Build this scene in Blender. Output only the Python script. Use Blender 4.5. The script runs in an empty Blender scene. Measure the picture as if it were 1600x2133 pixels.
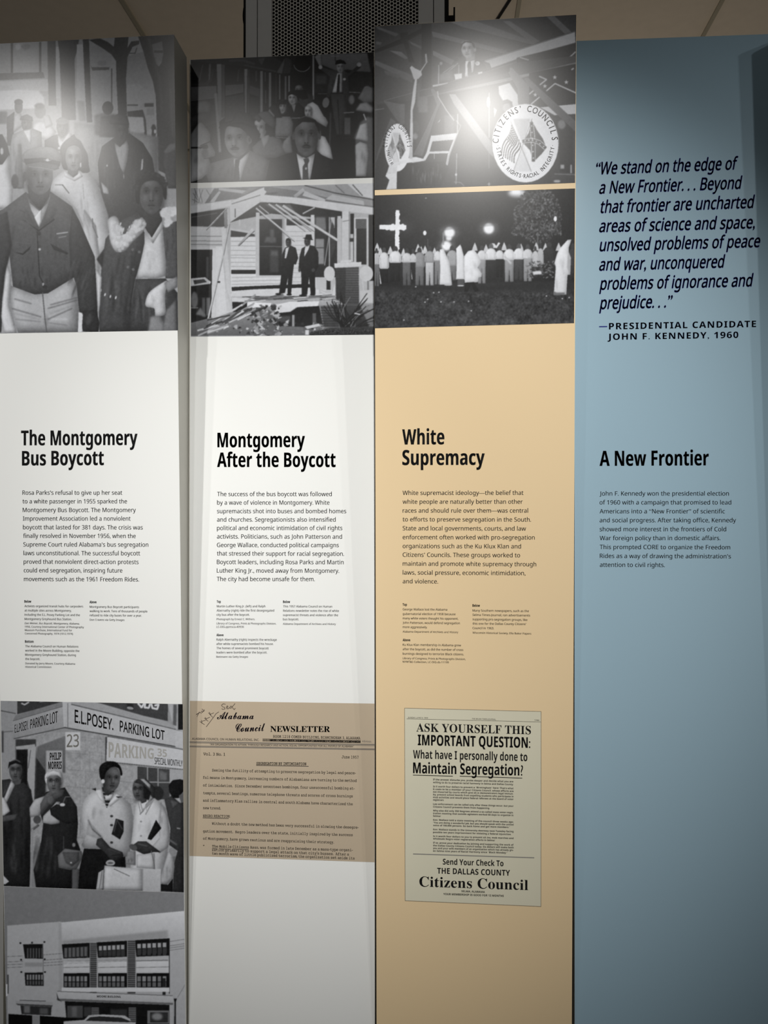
import bpy, math, random
import numpy as np

S = bpy.context.scene
COL = S.collection
# ------------------------------------------------------------------ camera
F, CX, CY = 1602.0, 800.0, 1066.5            # pixels of the 1600 x 2133 frame
EYE = np.array([0.0, 0.0, 1.5])
YAW, PITCH, LEAN = math.radians(4.35), math.radians(0.454), math.radians(2.40)
cam = bpy.data.objects.new('camera', bpy.data.cameras.new('camera'))
COL.objects.link(cam)
cam.location = EYE
cam.rotation_euler = (math.pi / 2 + PITCH, 0, YAW)
cam.data.sensor_fit = 'HORIZONTAL'
cam.data.sensor_width = 36.0
cam.data.lens = 36.0 * F / 1600.0
cam.data.clip_start = 0.02
S.camera = cam
# ------------------------------------------------------------------ light
S.view_settings.view_transform = 'Standard'
S.view_settings.look = 'None'
S.view_settings.gamma = 1.0
S.view_settings.exposure = 0.0
W = bpy.data.worlds.new('gallery_air')
S.world = W
W.use_nodes = True
W.node_tree.nodes['Background'].inputs[0].default_value = (0.95, 0.97, 1.0, 1)
W.node_tree.nodes['Background'].inputs[1].default_value = 0.135
def spot(name, loc, aim, power, half, blend=1.0, rad=0.035, col=(1, 0.975, 0.935)):
    l = bpy.data.lights.new(name, 'SPOT')
    l.energy = power; l.spot_size = math.radians(2 * half); l.spot_blend = blend
    l.shadow_soft_size = rad; l.color = col
    o = bpy.data.objects.new(name, l); COL.objects.link(o)
    o.location = loc
    d = [aim[i] - loc[i] for i in range(3)]
    import mathutils
    o.rotation_euler = mathutils.Vector(d).to_track_quat('-Z', 'Y').to_euler()
# gallery track spotlights, about 0.65 m behind the camera under the ceiling
spot('track_spot', (-1.90, -0.60, 2.86), (-0.86, 1.16, 1.38), 58, 19.0, 1.0)
spot('track_spot', (-1.41, -0.61, 2.84), (-0.74, 1.16, 1.52), 122, 18.5, 1.0)
spot('track_spot', (-0.80, -0.72, 2.93), (-0.36, 1.16, 1.56), 30, 18.5, 1.0)
spot('track_spot', (0.14, -0.63, 2.85), (0.0, 1.16, 1.51), 158, 18.3, 1.0)
spot('track_spot', (1.78, -0.62, 2.85), (0.12, 1.16, 1.48), 42, 18.5, 1.0)
spot('track_spot', (2.25, -0.60, 2.86), (0.50, 1.16, 1.50), 40, 18.5, 1.0)
# unseen fill light added behind the boards to lift the dark ceiling
bl = bpy.data.lights.new('ceiling_fill', 'POINT'); bl.energy = 11.5; bl.shadow_soft_size = 0.15; bl.color = (1, 0.90, 0.78)
bo = bpy.data.objects.new('ceiling_fill', bl); COL.objects.link(bo); bo.location = (0.4, 3.0, 1.8)

# ------------------------------------------------------------------ geometry of the place
def rot():
    cy, sy, cp, sp = math.cos(YAW), math.sin(YAW), math.cos(PITCH), math.sin(PITCH)
    rz = np.array([[cy, -sy, 0], [sy, cy, 0], [0, 0, 1]])
    rx = np.array([[1, 0, 0], [0, cp, -sp], [0, sp, cp]])
    return rz @ rx
M = rot()
# the flat boards stand upright, the others lean a little towards the visitor
PLANES = {'B': (np.array([0, 1.16, 0.73]), np.array([0.0, -1.0, 0.0])),
          'A': (np.array([0, 1.155, 0.73]), np.array([0.0, -math.cos(LEAN), -math.sin(LEAN)]))}
def ray(px, py):
    px = np.asarray(px, float); py = np.asarray(py, float)
    r = np.stack([(px - CX) / F, np.ones_like(px), -(py - CY) / F], -1)
    return r @ M.T
def on(px, py, pl, off=0.0):
    p0, n = PLANES[pl]
    r = ray(px, py)
    t = ((p0 + off * n - EYE) @ n) / (r @ n)
    return EYE + r * t[..., None]
def at_y(px, py, y):
    r = ray(px, py)
    return EYE + r * (y / r[..., 1])[..., None]

# ------------------------------------------------------------------ materials
def srgb(c):
    c = np.asarray(c, float) / 255.0
    return np.where(c <= 0.04045, c / 12.92, ((c + 0.055) / 1.055) ** 2.4)
def mat(name, col, rough=0.5, spec=0.5, metal=0.0, noise=0.0, nscale=40.0, bump=0.0):
    m = bpy.data.materials.new(name); m.use_nodes = True
    nt = m.node_tree; b = nt.nodes['Principled BSDF']
    b.inputs['Base Color'].default_value = (*col, 1)
    b.inputs['Roughness'].default_value = rough
    b.inputs['Specular IOR Level'].default_value = spec
    b.inputs['Metallic'].default_value = metal
    if noise or bump:
        tc = nt.nodes.new('ShaderNodeTexCoord'); nz = nt.nodes.new('ShaderNodeTexNoise')
        nz.inputs['Scale'].default_value = nscale; nz.inputs['Detail'].default_value = 4
        nt.links.new(tc.outputs['Object'], nz.inputs['Vector'])
        if noise:
            mx = nt.nodes.new('ShaderNodeMix'); mx.data_type = 'RGBA'
            mx.inputs[6].default_value = (*[c * (1 - noise) for c in col], 1)
            mx.inputs[7].default_value = (*[min(1, c * (1 + noise)) for c in col], 1)
            nt.links.new(nz.outputs[0], mx.inputs[0]); nt.links.new(mx.outputs[2], b.inputs['Base Color'])
        if bump:
            bp = nt.nodes.new('ShaderNodeBump'); bp.inputs['Strength'].default_value = bump
            bp.inputs['Distance'].default_value = 0.001
            nt.links.new(nz.outputs[0], bp.inputs['Height']); nt.links.new(bp.outputs[0], b.inputs['Normal'])
    return m
GL, SP = 0.25, 0.31
M_WHITE = mat('white_laminate', (0.785, 0.80, 0.79), GL, SP, noise=0.01, nscale=3)
M_GREYL = mat('grey_laminate', (0.33, 0.33, 0.32), GL, SP, noise=0.01, nscale=3)
M_BEIGE = mat('beige_laminate', (0.77, 0.60, 0.37), GL, SP, noise=0.01, nscale=3)
M_BLUE = mat('blue_laminate', (0.305, 0.44, 0.53), GL, SP, noise=0.01, nscale=3)
M_EDGE = mat('pale_board_edge', (0.56, 0.55, 0.50), 0.5, 0.4, noise=0.03, nscale=60)
M_LIP = mat('clear_edge', (0.72, 0.71, 0.66), 0.3, 0.5, noise=0.02, nscale=60)
M_INK = mat('black_ink', (0.010, 0.010, 0.010), GL, SP, noise=0.02)
M_SOFT = mat('soft_black_ink', (0.016, 0.016, 0.016), GL, SP, noise=0.02)
M_TYPE = mat('typewriter_ink', (0.055, 0.045, 0.04), GL, SP, noise=0.1, nscale=300)
M_NAVY = mat('navy_ink', (0.018, 0.026, 0.19), GL, SP, noise=0.02)
M_VIOL = mat('dark_violet_ink', (0.02, 0.012, 0.03), GL, SP, noise=0.02)
M_GREY = mat('grey_ink', (0.24, 0.235, 0.22), GL, SP, noise=0.03)
M_PALEINK = mat('pale_grey_ink', (0.36, 0.36, 0.35), GL, SP, noise=0.03)
M_PEN = mat('brown_pen_ink', (0.05, 0.035, 0.03), GL, SP, noise=0.05)
def print_mat():
    m = bpy.data.materials.new('photographic_print'); m.use_nodes = True
    nt = m.node_tree; b = nt.nodes['Principled BSDF']
    a = nt.nodes.new('ShaderNodeAttribute'); a.attribute_name = 'tone'
    nt.links.new(a.outputs['Color'], b.inputs['Base Color'])
    b.inputs['Roughness'].default_value = GL
    b.inputs['Specular IOR Level'].default_value = SP
    return m
M_PRINT = print_mat()

# ------------------------------------------------------------------ object helpers
def mesh_obj(name, verts, faces, m, parent=None, loc=(0, 0, 0), smooth=False):
    """verts in world space; the object's origin is put at loc (the parent's place if it has one)"""
    base = np.array(parent['base'] if parent is not None else loc, float)
    v = np.asarray(verts, float) - base
    me = bpy.data.meshes.new(name)
    me.from_pydata(v.tolist(), [], faces)
    me.update()
    if smooth:
        me.polygons.foreach_set('use_smooth', [True] * len(me.polygons))
    if m: me.materials.append(m)
    o = bpy.data.objects.new(name, me); COL.objects.link(o)
    if parent is not None: o.parent = parent; o['base'] = base.tolist()
    else: o.location = base; o['base'] = base.tolist()
    return o
def thing(name, loc, label, cat, group=None):
    o = bpy.data.objects.new(name, None); COL.objects.link(o)
    o.location = loc; o['base'] = [float(x) for x in loc]
    o.empty_display_size = 0.05
    o['label'] = label; o['category'] = cat
    if group: o['group'] = group
    return o
BOXF = [(0, 1, 2, 3), (7, 6, 5, 4), (0, 4, 5, 1), (1, 5, 6, 2), (2, 6, 7, 3), (3, 7, 4, 0)]
def box(x0, x1, y0, y1, z0, z1):
    v = [(x0, y0, z0), (x1, y0, z0), (x1, y0, z1), (x0, y0, z1), (x0, y1, z0), (x1, y1, z0), (x1, y1, z1), (x0, y1, z1)]
    return v, BOXF
def prism(front, back):
    """front: 4 points, counterclockwise seen from the front"""
    return list(front) + list(back), BOXF
class Acc:
    def __init__(s): s.v = []; s.f = []
    def add(s, vf):
        n = len(s.v); s.v += [tuple(p) for p in vf[0]]; s.f += [tuple(i + n for i in f) for f in vf[1]]
        return s

# ------------------------------------------------------------------ lettering
def styl(s, up, lo, dg=None):
    o = []
    for c in s:
        if 'A' <= c <= 'Z': o.append(chr(up + ord(c) - 65))
        elif 'a' <= c <= 'z': o.append(chr(lo + ord(c) - 97))
        elif dg and '0' <= c <= '9': o.append(chr(dg + ord(c) - 48))
        else: o.append(c)
    return ''.join(o)
STY = {'b': (0x1D5D4, 0x1D5EE, 0x1D7EC), 'r': (0x1D5A0, 0x1D5BA, 0x1D7E2), 'i': (0x1D5A0, 0x1D5BA, 0x1D7E2),
       's': (0x1D400, 0x1D41A, 0x1D7CE), 'm': (0x1D670, 0x1D68A, 0x1D7F6), 'k': (0x1D4D0, 0x1D4EA), 'p': None}
CAP = {}
def glyphs(text, st, space=1.0):
    """flat outline mesh of a line of text at size 1: 2-D points and faces"""
    c = bpy.data.curves.new('line', 'FONT')
    c.body = styl(text, *STY[st]) if STY[st] else text
    c.size = 1.0; c.resolution_u = 3; c.space_character = space
    o = bpy.data.objects.new('line', c)
    me = o.to_mesh()
    n = len(me.vertices); co = np.empty(n * 3); me.vertices.foreach_get('co', co)
    fs = [tuple(p.vertices) for p in me.polygons]
    o.to_mesh_clear()
    bpy.data.objects.remove(o); bpy.data.curves.remove(c)
    return co.reshape(-1, 3)[:, :2].copy(), fs
def cap(st):
    if st not in CAP:
        co, _ = glyphs('E' if st != 'k' else 'B', st); CAP[st] = co[:, 1].max() - max(0, co[:, 1].min())
    return CAP[st]
class Txt:
    """collects lines of lettering, laid out on a board's face, into one mesh"""
    def __init__(s, pl, ox=0, oy=0, sc=1.0): s.pl, s.ox, s.oy, s.sc = pl, ox, oy, sc; s.v = []; s.f = []
    def put(s, co, fs):
        n = len(s.v); s.v += co.tolist(); s.f += [tuple(i + n for i in f) for f in fs]
    def px(s, x, y): return s.ox + x / s.sc, s.oy + y / s.sc
    def line(s, text, st, x0, y0, x1, y1, h, off=0.0, slant=0.0, space=1.0):
        co, fs = glyphs(text, st, space)
        if len(co) == 0: return
        if off > 0:                               # heavier ink: overlapping impressions
            n = len(co); k = [(-off, 0), (off, 0)] + ([(0, off), (0, -off)] if off > 0.015 else [])
            fs = [tuple(i + n * j for i in f) for j in range(len(k)) for f in fs]
            co = np.concatenate([co + np.array(d) for d in k])
        a, b = s.px(x0, y0); c, d = s.px(x1, y1); h = h / s.sc
        lo, hi = co[:, 0].min(), co[:, 0].max()
        vy = co[:, 1] / cap(st)
        u = (co[:, 0] - lo) / (hi - lo)
        s.put(np.stack([a + (c - a) * u + slant * vy * h, b + (d - b) * u - vy * h], -1), fs)
    def ring(s, text, st, cx, cy, rx, ry, a0, a1, h, inward=False, off=0.0, wid=0.8):
        """letters spread along an ellipse from angle a0 to a1 (degrees, y down)"""
        cx, cy = s.px(cx, cy); rx /= s.sc; ry /= s.sc; h /= s.sc
        w = [{' ': .75, '’': .45, 'I': .5, '·': .6}.get(c, 1.0) for c in text]
        pos = [sum(w[:i]) + w[i] / 2 for i in range(len(w))]
        for i, ch in enumerate(text):
            if ch == ' ': continue
            t = math.radians(a0 + (a1 - a0) * (pos[i] - pos[0]) / (pos[-1] - pos[0]))
            co, fs = glyphs(ch, st)
            if len(co) == 0: continue
            fs = list(fs) + [tuple(k + len(co) for k in f) for f in fs]; co = np.concatenate([co, co + np.array([0.03, 0.0])])
            x = (co[:, 0] - (co[:, 0].min() + co[:, 0].max()) / 2) / cap(st) * h * wid
            y = co[:, 1] / cap(st) * h
            px, py = cx + rx * math.cos(t), cy + ry * math.sin(t)
            tx, ty = -rx * math.sin(t), ry * math.cos(t)
            if inward: tx, ty = -tx, -ty
            L = math.hypot(tx, ty); tx /= L; ty /= L
            nx, ny = ty, -tx                      # up direction of the letter
            s.put(np.stack([px + tx * x + nx * y, py + ty * x + ny * y], -1), fs)
    def stroke(s, w, *c):
        """a drawn line (rule, underline, pen stroke) of width w"""
        w = w / s.sc / 2
        p = [np.array(s.px(c[i], c[i + 1])) for i in range(0, len(c), 2)]
        for q, r in zip(p[:-1], p[1:]):
            d = r - q; L = np.hypot(*d) or 1; d = d / L; n = np.array([-d[1], d[0]]) * w; e = d * w * 0.5
            s.put(np.array([q - e - n, r + e - n, r + e + n, q - e + n]), [(3, 2, 1, 0)])
    def build(s, name, m, parent, off=None):
        if off is None: off = 0.00015 if parent.type == 'EMPTY' else 0.0004
        v = np.array(s.v); P = on(v[:, 0], v[:, 1], s.pl, off)
        return mesh_obj(name, P, s.f, m, parent)

# ------------------------------------------------------------------ printed pictures: tones drawn on a fine mesh
K = 2
class Pic:
    def __init__(s, x0, y0, x1, y1, bg):
        s.x0, s.y0, s.x1, s.y1 = x0, y0, x1, y1
        s.w, s.h = int((x1 - x0) * K), int((y1 - y0) * K)
        s.a = np.full((s.h, s.w), float(bg)); s.cr(0, 0, 1)
        s.rng = np.random.default_rng(7); s.sh = 0.0; s.lit = -1
    def cr(s, ox, oy, sc): s.ox, s.oy, s.sc = ox, oy, sc
    def T(s, c):
        c = np.array(c, float).reshape(-1, 2)
        return np.stack([(s.ox + c[:, 0] / s.sc - s.x0) * K, (s.oy + c[:, 1] / s.sc - s.y0) * K], -1)
    def _blend(s, m, X0, Y0, v, al=1.0, full=False):
        H, Wd = m.shape
        x0, y0 = max(0, X0), max(0, Y0); x1, y1 = min(s.w, X0 + Wd), min(s.h, Y0 + H)
        if x1 <= x0 or y1 <= y0: return
        m = m[y0 - Y0:y1 - Y0, x0 - X0:x1 - X0] * al
        if full: g = v[y0 - Y0:y1 - Y0, x0 - X0:x1 - X0]
        elif isinstance(v, tuple):
            g = np.linspace(v[0], v[1], H)[y0 - Y0:y1 - Y0][:, None]
            if len(v) > 2: g = np.linspace(v[0], v[1], Wd)[x0 - X0:x1 - X0][None, :]
        else: g = v
        s.a[y0:y1, x0:x1] = s.a[y0:y1, x0:x1] * (1 - m) + g * m
    @staticmethod
    def _blur(m, r):
        for ax in (0, 1):
            for _ in range(2):
                c = np.cumsum(np.pad(m, [(r + 1, r) if k == ax else (0, 0) for k in (0, 1)]), axis=ax)
                n = 2 * r + 1
                m = (c[n:] - c[:-n] if ax == 0 else c[:, n:] - c[:, :-n]) / n
        return m
    def po(s, v, *c, b=0.6, sm=0, al=1.0):
        p = s.T(c)
        if sm:
            n = len(p); q = []
            for i in range(n):
                p0, p1, p2, p3 = p[i - 1], p[i], p[(i + 1) % n], p[(i + 2) % n]
                for t in (0, .25, .5, .75):
                    q.append(.5 * (2 * p1 + (p2 - p0) * t + (2 * p0 - 5 * p1 + 4 * p2 - p3) * t * t + (3 * p1 - p0 - 3 * p2 + p3) * t ** 3))
            p = np.array(q)
        r = max(1, int(round(b * K * 0.42)))
        pad = 2 * r + 2
        X0, Y0 = int(max(p[:, 0].min(), -60)) - pad, int(max(p[:, 1].min(), -60)) - pad
        X1, Y1 = int(min(p[:, 0].max(), s.w + 60)) + pad, int(min(p[:, 1].max(), s.h + 60)) + pad
        if X1 <= X0 or Y1 <= Y0: return
        yy = np.arange(Y0, Y1)[:, None] + .5; xx = np.arange(X0, X1)[None, :] + .5
        m = np.zeros((Y1 - Y0, X1 - X0), bool)
        for i in range(len(p)):
            (xa, ya), (xb, yb) = p[i], p[(i + 1) % len(p)]
            if ya == yb: continue
            r0, r1 = max(int(min(ya, yb)) - Y0 - 1, 0), min(int(max(ya, yb)) - Y0 + 2, len(yy))
            if r1 <= r0: continue
            ys = yy[r0:r1]
            m[r0:r1] ^= ((ys >= min(ya, yb)) & (ys < max(ya, yb))) & (xx < xa + (ys - ya) * (xb - xa) / (yb - ya))
        m = s._blur(m.astype(float), r)
        if s.sh and sm is not None:
            q = int(min(26, 0.11 * min(Y1 - Y0, X1 - X0)))
            if q > 3:
                e = s._blur(m, q); d = np.roll(e, (q // 2, q), (0, 1)) - np.roll(e, (-q // 2, -q), (0, 1))
                H, Wd = m.shape
                base = np.linspace(v[0], v[1], H)[:, None] if isinstance(v, tuple) else float(v)
                g = base * (1 - s.sh * (1 - e) + s.sh * 0.45 * np.clip(d * s.lit, -.6, .6))
                s._blend(m, X0, Y0, np.clip(g, 0, 250), al, full=True); return
        s._blend(m, X0, Y0, v, al)
    def rc(s, v, x0, y0, x1, y1, **k): s.po(v, x0, y0, x1, y0, x1, y1, x0, y1, sm=None, **k)
    def el(s, v, cx, cy, rx, ry, rot=0, b=0.7, al=1.0, a0=0, a1=360):
        t = np.radians(np.linspace(a0, a1, 33)[:-1 if a1 - a0 >= 360 else None]); r = math.radians(rot)
        x, y = rx * np.cos(t), ry * np.sin(t)
        s.po(v, *np.stack([cx + x * math.cos(r) - y * math.sin(r), cy + x * math.sin(r) + y * math.cos(r)], -1).ravel(), b=b, al=al, sm=None)
    def li(s, v, w, *c, b=0.4, al=1.0):
        c = np.array(c, float).reshape(-1, 2); w = w / 2
        for p, q in zip(c[:-1], c[1:]):
            d = q - p; L = np.hypot(*d) or 1; n = np.array([-d[1], d[0]]) / L * w; e = d / L * w * .4
            s.po(v, *np.concatenate([p - e + n, q + e + n, q + e - n, p - e - n]), b=b, al=al)
    def nz(s, amp, cell=2, region=None):
        h, w = s.h // cell + 2, s.w // cell + 2
        n = np.kron(s.rng.normal(0, 1, (h, w)), np.ones((cell, cell)))[:s.h, :s.w]
        n = s._blur(n, max(1, cell // 2)) * amp
        if region:
            p = s.T(region); (xa, ya), (xb, yb) = p.min(0).astype(int), p.max(0).astype(int)
            k = np.zeros_like(n); k[max(ya, 0):max(yb, 0), max(xa, 0):max(xb, 0)] = 1
            n = n * s._blur(k, 6)
        s.a += n
    def folds(s, v, x0, y0, x1, y1, n, w, b=1.5, al=.5, lean=0.0):
        for i in range(n):
            x = s.rng.uniform(x0, x1); ya = s.rng.uniform(y0, y0 + .6 * (y1 - y0)); yb = ya + s.rng.uniform(.2, .45) * (y1 - y0)
            t = np.linspace(0, 1, 9); k = lean * (yb - ya) + s.rng.uniform(-.10, .10) * (yb - ya)
            cx = x + k * t + s.rng.uniform(-.05, .05) * (yb - ya) * np.sin(t * 3.1); cy = ya + (yb - ya) * t
            ww = w * s.rng.uniform(.6, 1.5) * np.sin(np.pi * np.clip(t, .04, .96)) * .5
            s.po(v, *np.concatenate([np.stack([cx - ww, cy], -1), np.stack([cx + ww, cy], -1)[::-1]]).ravel(), b=b * 1.5, al=min(1, al * 1.5 * s.rng.uniform(.5, 1.2)), sm=None)
    def fc(s, cx, cy, rx, ry, t, look=0.0, tilt=0.0, lit=-1, feat=1.0, tash=0, glasses=0):
        """a face: look -1..1 turns it, lit is the bright side"""
        ca, sa = math.cos(math.radians(tilt)), math.sin(math.radians(tilt))
        def R(x, y): return cx + x * rx * ca - y * ry * sa, cy + x * rx * sa + y * ry * ca
        k = max(.35, rx / s.sc * .06)
        def E(v, x, y, a, c, b=1.0, al=1.0): s.el(v, *R(x, y), a * rx, c * ry, tilt, b=max(.4, k * b * 2.4), al=al)
        def Q(v, pts, b=.4, al=1.0):
            s.po(v, *sum((list(R(*q)) for q in pts), []), b=max(.4, k * b * 2.4), al=al, sm=1)
        sh, s.sh = s.sh, 0
        Q(t, ((-.72, -.8), (0, -1.03), (.72, -.8), (.95, -.2), (.9, .3), (.6, .78), (0, 1.02), (-.6, .78), (-.9, .3), (-.95, -.2)), .3)
        d = t * .42; hi = min(240, t * 1.42 + 8)
        E(t * .55, -lit * .78 + look * .1, .1, .3, .85, 3, .8)
        E(t * .70, look * .3, .98, .6, .14, 2.5, .6)
        E(hi, lit * .22 + look * .25, -.60, .42, .22, 3, .75)
        E(hi, lit * .48 + look * .25, .20, .20, .16, 2.6, .7); E(hi, -lit * .40 + look * .25, .20, .14, .12, 2.6, .35)
        nx = look * .40
        for sx in (-1, 1):
            x = sx * .40 + look * .28; w = 1 - .4 * max(0, sx * look)
            E(d, x, -.15, .27 * w, .13, 1.6, .7 * feat)
            Q(d * .6, ((x - .24 * w, -.25), (x, -.33), (x + .24 * w, -.25), (x, -.28)), .5, .85 * feat)
            E(t * 1.1, x, -.12, .17 * w, .06, .5, .8 * feat)
            Q(d * .45, ((x - .2 * w, -.12), (x, -.19), (x + .2 * w, -.12), (x, -.155)), .3, .9 * feat)
            E(d * .25, x + look * .05, -.125, .07, .055, .3, feat)
            E(d, x, -.03, .18 * w, .02, .8, .35 * feat)
        E(t * .66, nx - lit * .16, .08, .08, .24, 1.2, .65)
        E(hi, nx + lit * .03, .10, .06, .24, .9, .7)
        E(t * .75, nx, .30, .20, .09, .8, .7); E(hi, nx + lit * .03, .26, .09, .06, .7, .6)
        E(d * .45, nx - .11, .34, .06, .03, .4, .9 * feat); E(d * .45, nx + .11, .34, .06, .03, .4, .9 * feat)
        m = look * .32
        E(t * .72, m, .46, .28, .05, 1.0, .6)
        Q(t * .60, ((m - .32, .57), (m - .1, .51), (m, .53), (m + .1, .51), (m + .32, .57), (m, .68)), .5, .9 * feat)
        Q(d * .4, ((m - .32, .57), (m, .56), (m + .32, .57), (m, .59)), .3, feat)
        E(min(230, t * 1.05), m, .64, .18, .035, .6, .7); E(d, m, .74, .22, .03, 1.0, .5)
        E(hi, m + lit * .08, .87, .2, .07, 1.6, .5)
        if tash: Q(d * .25, ((m - .38, .55), (m - .1, .42), (m + .1, .42), (m + .38, .55), (m, .49)), .5, .95)
        if glasses:
            for sx in (-1, 1):
                x = sx * .40 + look * .28
                for a0 in range(0, 360, 30):
                    p0, p1 = [(x + .27 * math.cos(math.radians(z)), -.11 + .13 * math.sin(math.radians(z))) for z in (a0, a0 + 32)]
                    s.li(d * .6, rx * .05, *R(*p0), *R(*p1), b=.3, al=.55)
            s.li(d * .5, rx * .06, *R(look * .28 - .14, -.14), *R(look * .28 + .14, -.14), b=.3, al=.8)
        s.sh = sh
    def build(s, name, quad, pl, parent, label, tint=(0.965, 1.0, 1.075), step=1.0, off=0.00025, warm=None):
        """quad: picture corners tl, tr, br, bl in frame pixels, laid on the board's plane"""
        a = s.a.reshape(s.h // K, K, s.w // K, K).mean((1, 3)) if s.h % K == 0 and s.w % K == 0 else s.a[:s.h // K * K, :s.w // K * K].reshape(s.h // K, K, s.w // K, K).mean((1, 3))
        q = np.array(quad, float)
        nu = int(max(np.hypot(*(q[1] - q[0])), np.hypot(*(q[2] - q[3]))) / step) + 1
        nv = int(max(np.hypot(*(q[3] - q[0])), np.hypot(*(q[2] - q[1]))) / step) + 1
        u, v = np.meshgrid(np.linspace(0, 1, nu), np.linspace(0, 1, nv))
        u = u[..., None]; v = v[..., None]
        p = (q[0] * (1 - u) + q[1] * u) * (1 - v) + (q[3] * (1 - u) + q[2] * u) * v
        X = np.clip(p[..., 0] - s.x0 - .5, 0, a.shape[1] - 1.001); Y = np.clip(p[..., 1] - s.y0 - .5, 0, a.shape[0] - 1.001)
        i, j = X.astype(int), Y.astype(int); fx, fy = X - i, Y - j
        val = (a[j, i] * (1 - fx) + a[j, i + 1] * fx) * (1 - fy) + (a[j + 1, i] * (1 - fx) + a[j + 1, i + 1] * fx) * fy
        lin = srgb(np.clip(val, 8, 250)) * 0.92
        rgb = np.stack([lin * tint[0], lin * tint[1], lin * tint[2], np.ones_like(lin)], -1)
        P = on(p[..., 0].ravel(), p[..., 1].ravel(), pl, off) - np.array(parent['base'])
        me = bpy.data.meshes.new(name)
        nvt = nu * nv; nf = (nu - 1) * (nv - 1)
        idx = np.arange(nvt).reshape(nv, nu)
        fcs = np.stack([idx[1:, :-1], idx[1:, 1:], idx[:-1, 1:], idx[:-1, :-1]], -1).reshape(-1)
        me.vertices.add(nvt); me.vertices.foreach_set('co', P.astype(np.float32).ravel())
        me.loops.add(nf * 4); me.loops.foreach_set('vertex_index', fcs.astype(np.int32))
        me.polygons.add(nf); me.polygons.foreach_set('loop_start', np.arange(0, nf * 4, 4, dtype=np.int32))
        me.polygons.foreach_set('loop_total', np.full(nf, 4, np.int32))
        at = me.color_attributes.new('tone', 'FLOAT_COLOR', 'POINT')
        at.data.foreach_set('color', rgb.astype(np.float32).ravel())
        me.update(calc_edges=True); me.validate()
        me.materials.append(M_PRINT)
        o = bpy.data.objects.new(name, me); COL.objects.link(o); o.parent = parent; o['base'] = list(parent['base'])
        o['label'] = label
        return o

# ------------------------------------------------------------------ the room
M_CEIL = mat('ceiling_tile', (0.62, 0.55, 0.45), 0.9, 0.2, noise=0.06, nscale=30, bump=0.2)
M_TEE = mat('ceiling_rail', (0.34, 0.31, 0.235), 0.6, 0.3, noise=0.04)
M_WALL = mat('painted_wall', (0.42, 0.39, 0.35), 0.85, 0.2, noise=0.04, nscale=8)
M_FLOOR = mat('grey_carpet', (0.16, 0.15, 0.14), 0.95, 0.1, noise=0.25, nscale=220, bump=0.4)
ZC = 3.03
def structure(name, vf, m):
    o = mesh_obj(name, vf[0], vf[1], m); o['kind'] = 'structure'; return o
structure('floor', box(-4, 4, -3.5, 4.3, -0.1, 0), M_FLOOR)
structure('wall_back', box(-4, 4, 4.3, 4.4, -0.1, 3.2), M_WALL)
structure('ceiling', box(-4, 4, -3.5, 4.3, ZC, ZC + 0.1), M_CEIL)
def ceil_x(px):
    r = ray(px, 0); return float(r[0] * (ZC - EYE[2]) / r[2])
rails = Acc()
xs = [ceil_x(p) for p in (-168, 255, 669, 1082, 1504)]
xs += [xs[-1] + 0.61, xs[0] - 0.61, xs[0] - 1.22, xs[-1] + 1.22]
for x in xs: rails.add(box(x - 0.006, x + 0.006, -3.5, 4.3, ZC - 0.006, ZC + 0.004))
for y in (-1.77, -0.55, 0.67, 1.89, 3.11): rails.add(box(-4, 4, y - 0.006, y + 0.006, ZC - 0.0055, ZC + 0.004))
structure('trim_1', (rails.v, rails.f), M_TEE)

# ------------------------------------------------------------------ the exhibit boards
def down(a, b):
    """carry the edge a-b on to the floor"""
    t = a[2] / (a[2] - b[2]); return a + (b - a) * t
def board(name_px, pl, face, label, lip=(0, 0)):
    (lx0, ly0, lx1, ly1), (rx0, ry0, rx1, ry1) = name_px
    def quad(l, r, off):
        tl, bl = on(lx0 - l, ly0, pl, off), on(lx1 - l, ly1, pl, off)
        tr, br = on(rx0 + r, ry0, pl, off), on(rx1 + r, ry1, pl, off)
        return [down(tl, bl), down(tr, br), tr, tl]
    f = quad(0, 0, 0.0); k = quad(0, 0, -0.003); g = quad(lip[0], lip[1], -0.003)
    base = (f[0] + f[1]) / 2; base[1] += 0.03; base[2] = 0
    root = thing('exhibit_panel', base, label, 'exhibit panel', 'tall exhibit panels side by side')
    back = [p + np.array([0, 0.056, 0]) for p in g]
    mesh_obj('board', *prism(g, back), M_EDGE, root)
    k2 = [p + (q - p) * 0.999 for p, q in zip(f, k)]
    mesh_obj('face_sheet', *prism(f, k2), face, root)
    return root
P1 = board(((-26, 92.3, 13, 2133), (362.5, 72, 387.6, 2133)), 'A', M_WHITE,
           'leftmost white exhibit panel headed The Montgomery Bus Boycott, street crowd print on top')
P2 = board(((396.8, 124.6, 393.6, 2133), (779, 108.7, 780.6, 2133)), 'B', M_WHITE,
           'white exhibit panel headed Montgomery After the Boycott, with tan typed newsletter page', lip=(1.9, 0.4))
P3 = board(((780, 54.4, 784.5, 2133), (1201, 30.4, 1191.3, 2133)), 'A', M_BEIGE,
           'beige exhibit panel headed White Supremacy, between the white and the blue panel')
P4 = board(((1196.5, 85.4, 1197.2, 2133), (1616, 70.5, 1616, 2133)), 'B', M_BLUE,
           'blue exhibit panel at far right with italic quotation, headed A New Frontier')
P0 = board(((-392, 158, -398, 2133), (7, 140, 7, 2133)), 'B', M_GREYL,
           'blank grey panel edge showing at the bottom left corner beside the street crowd panel')
P5 = board(((1684, 12, 1640, 2133), (2070, -5, 1995, 2133)), 'A', M_WHITE,
           'white panel standing just right of the blue panel, casting a shadow on it')

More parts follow.
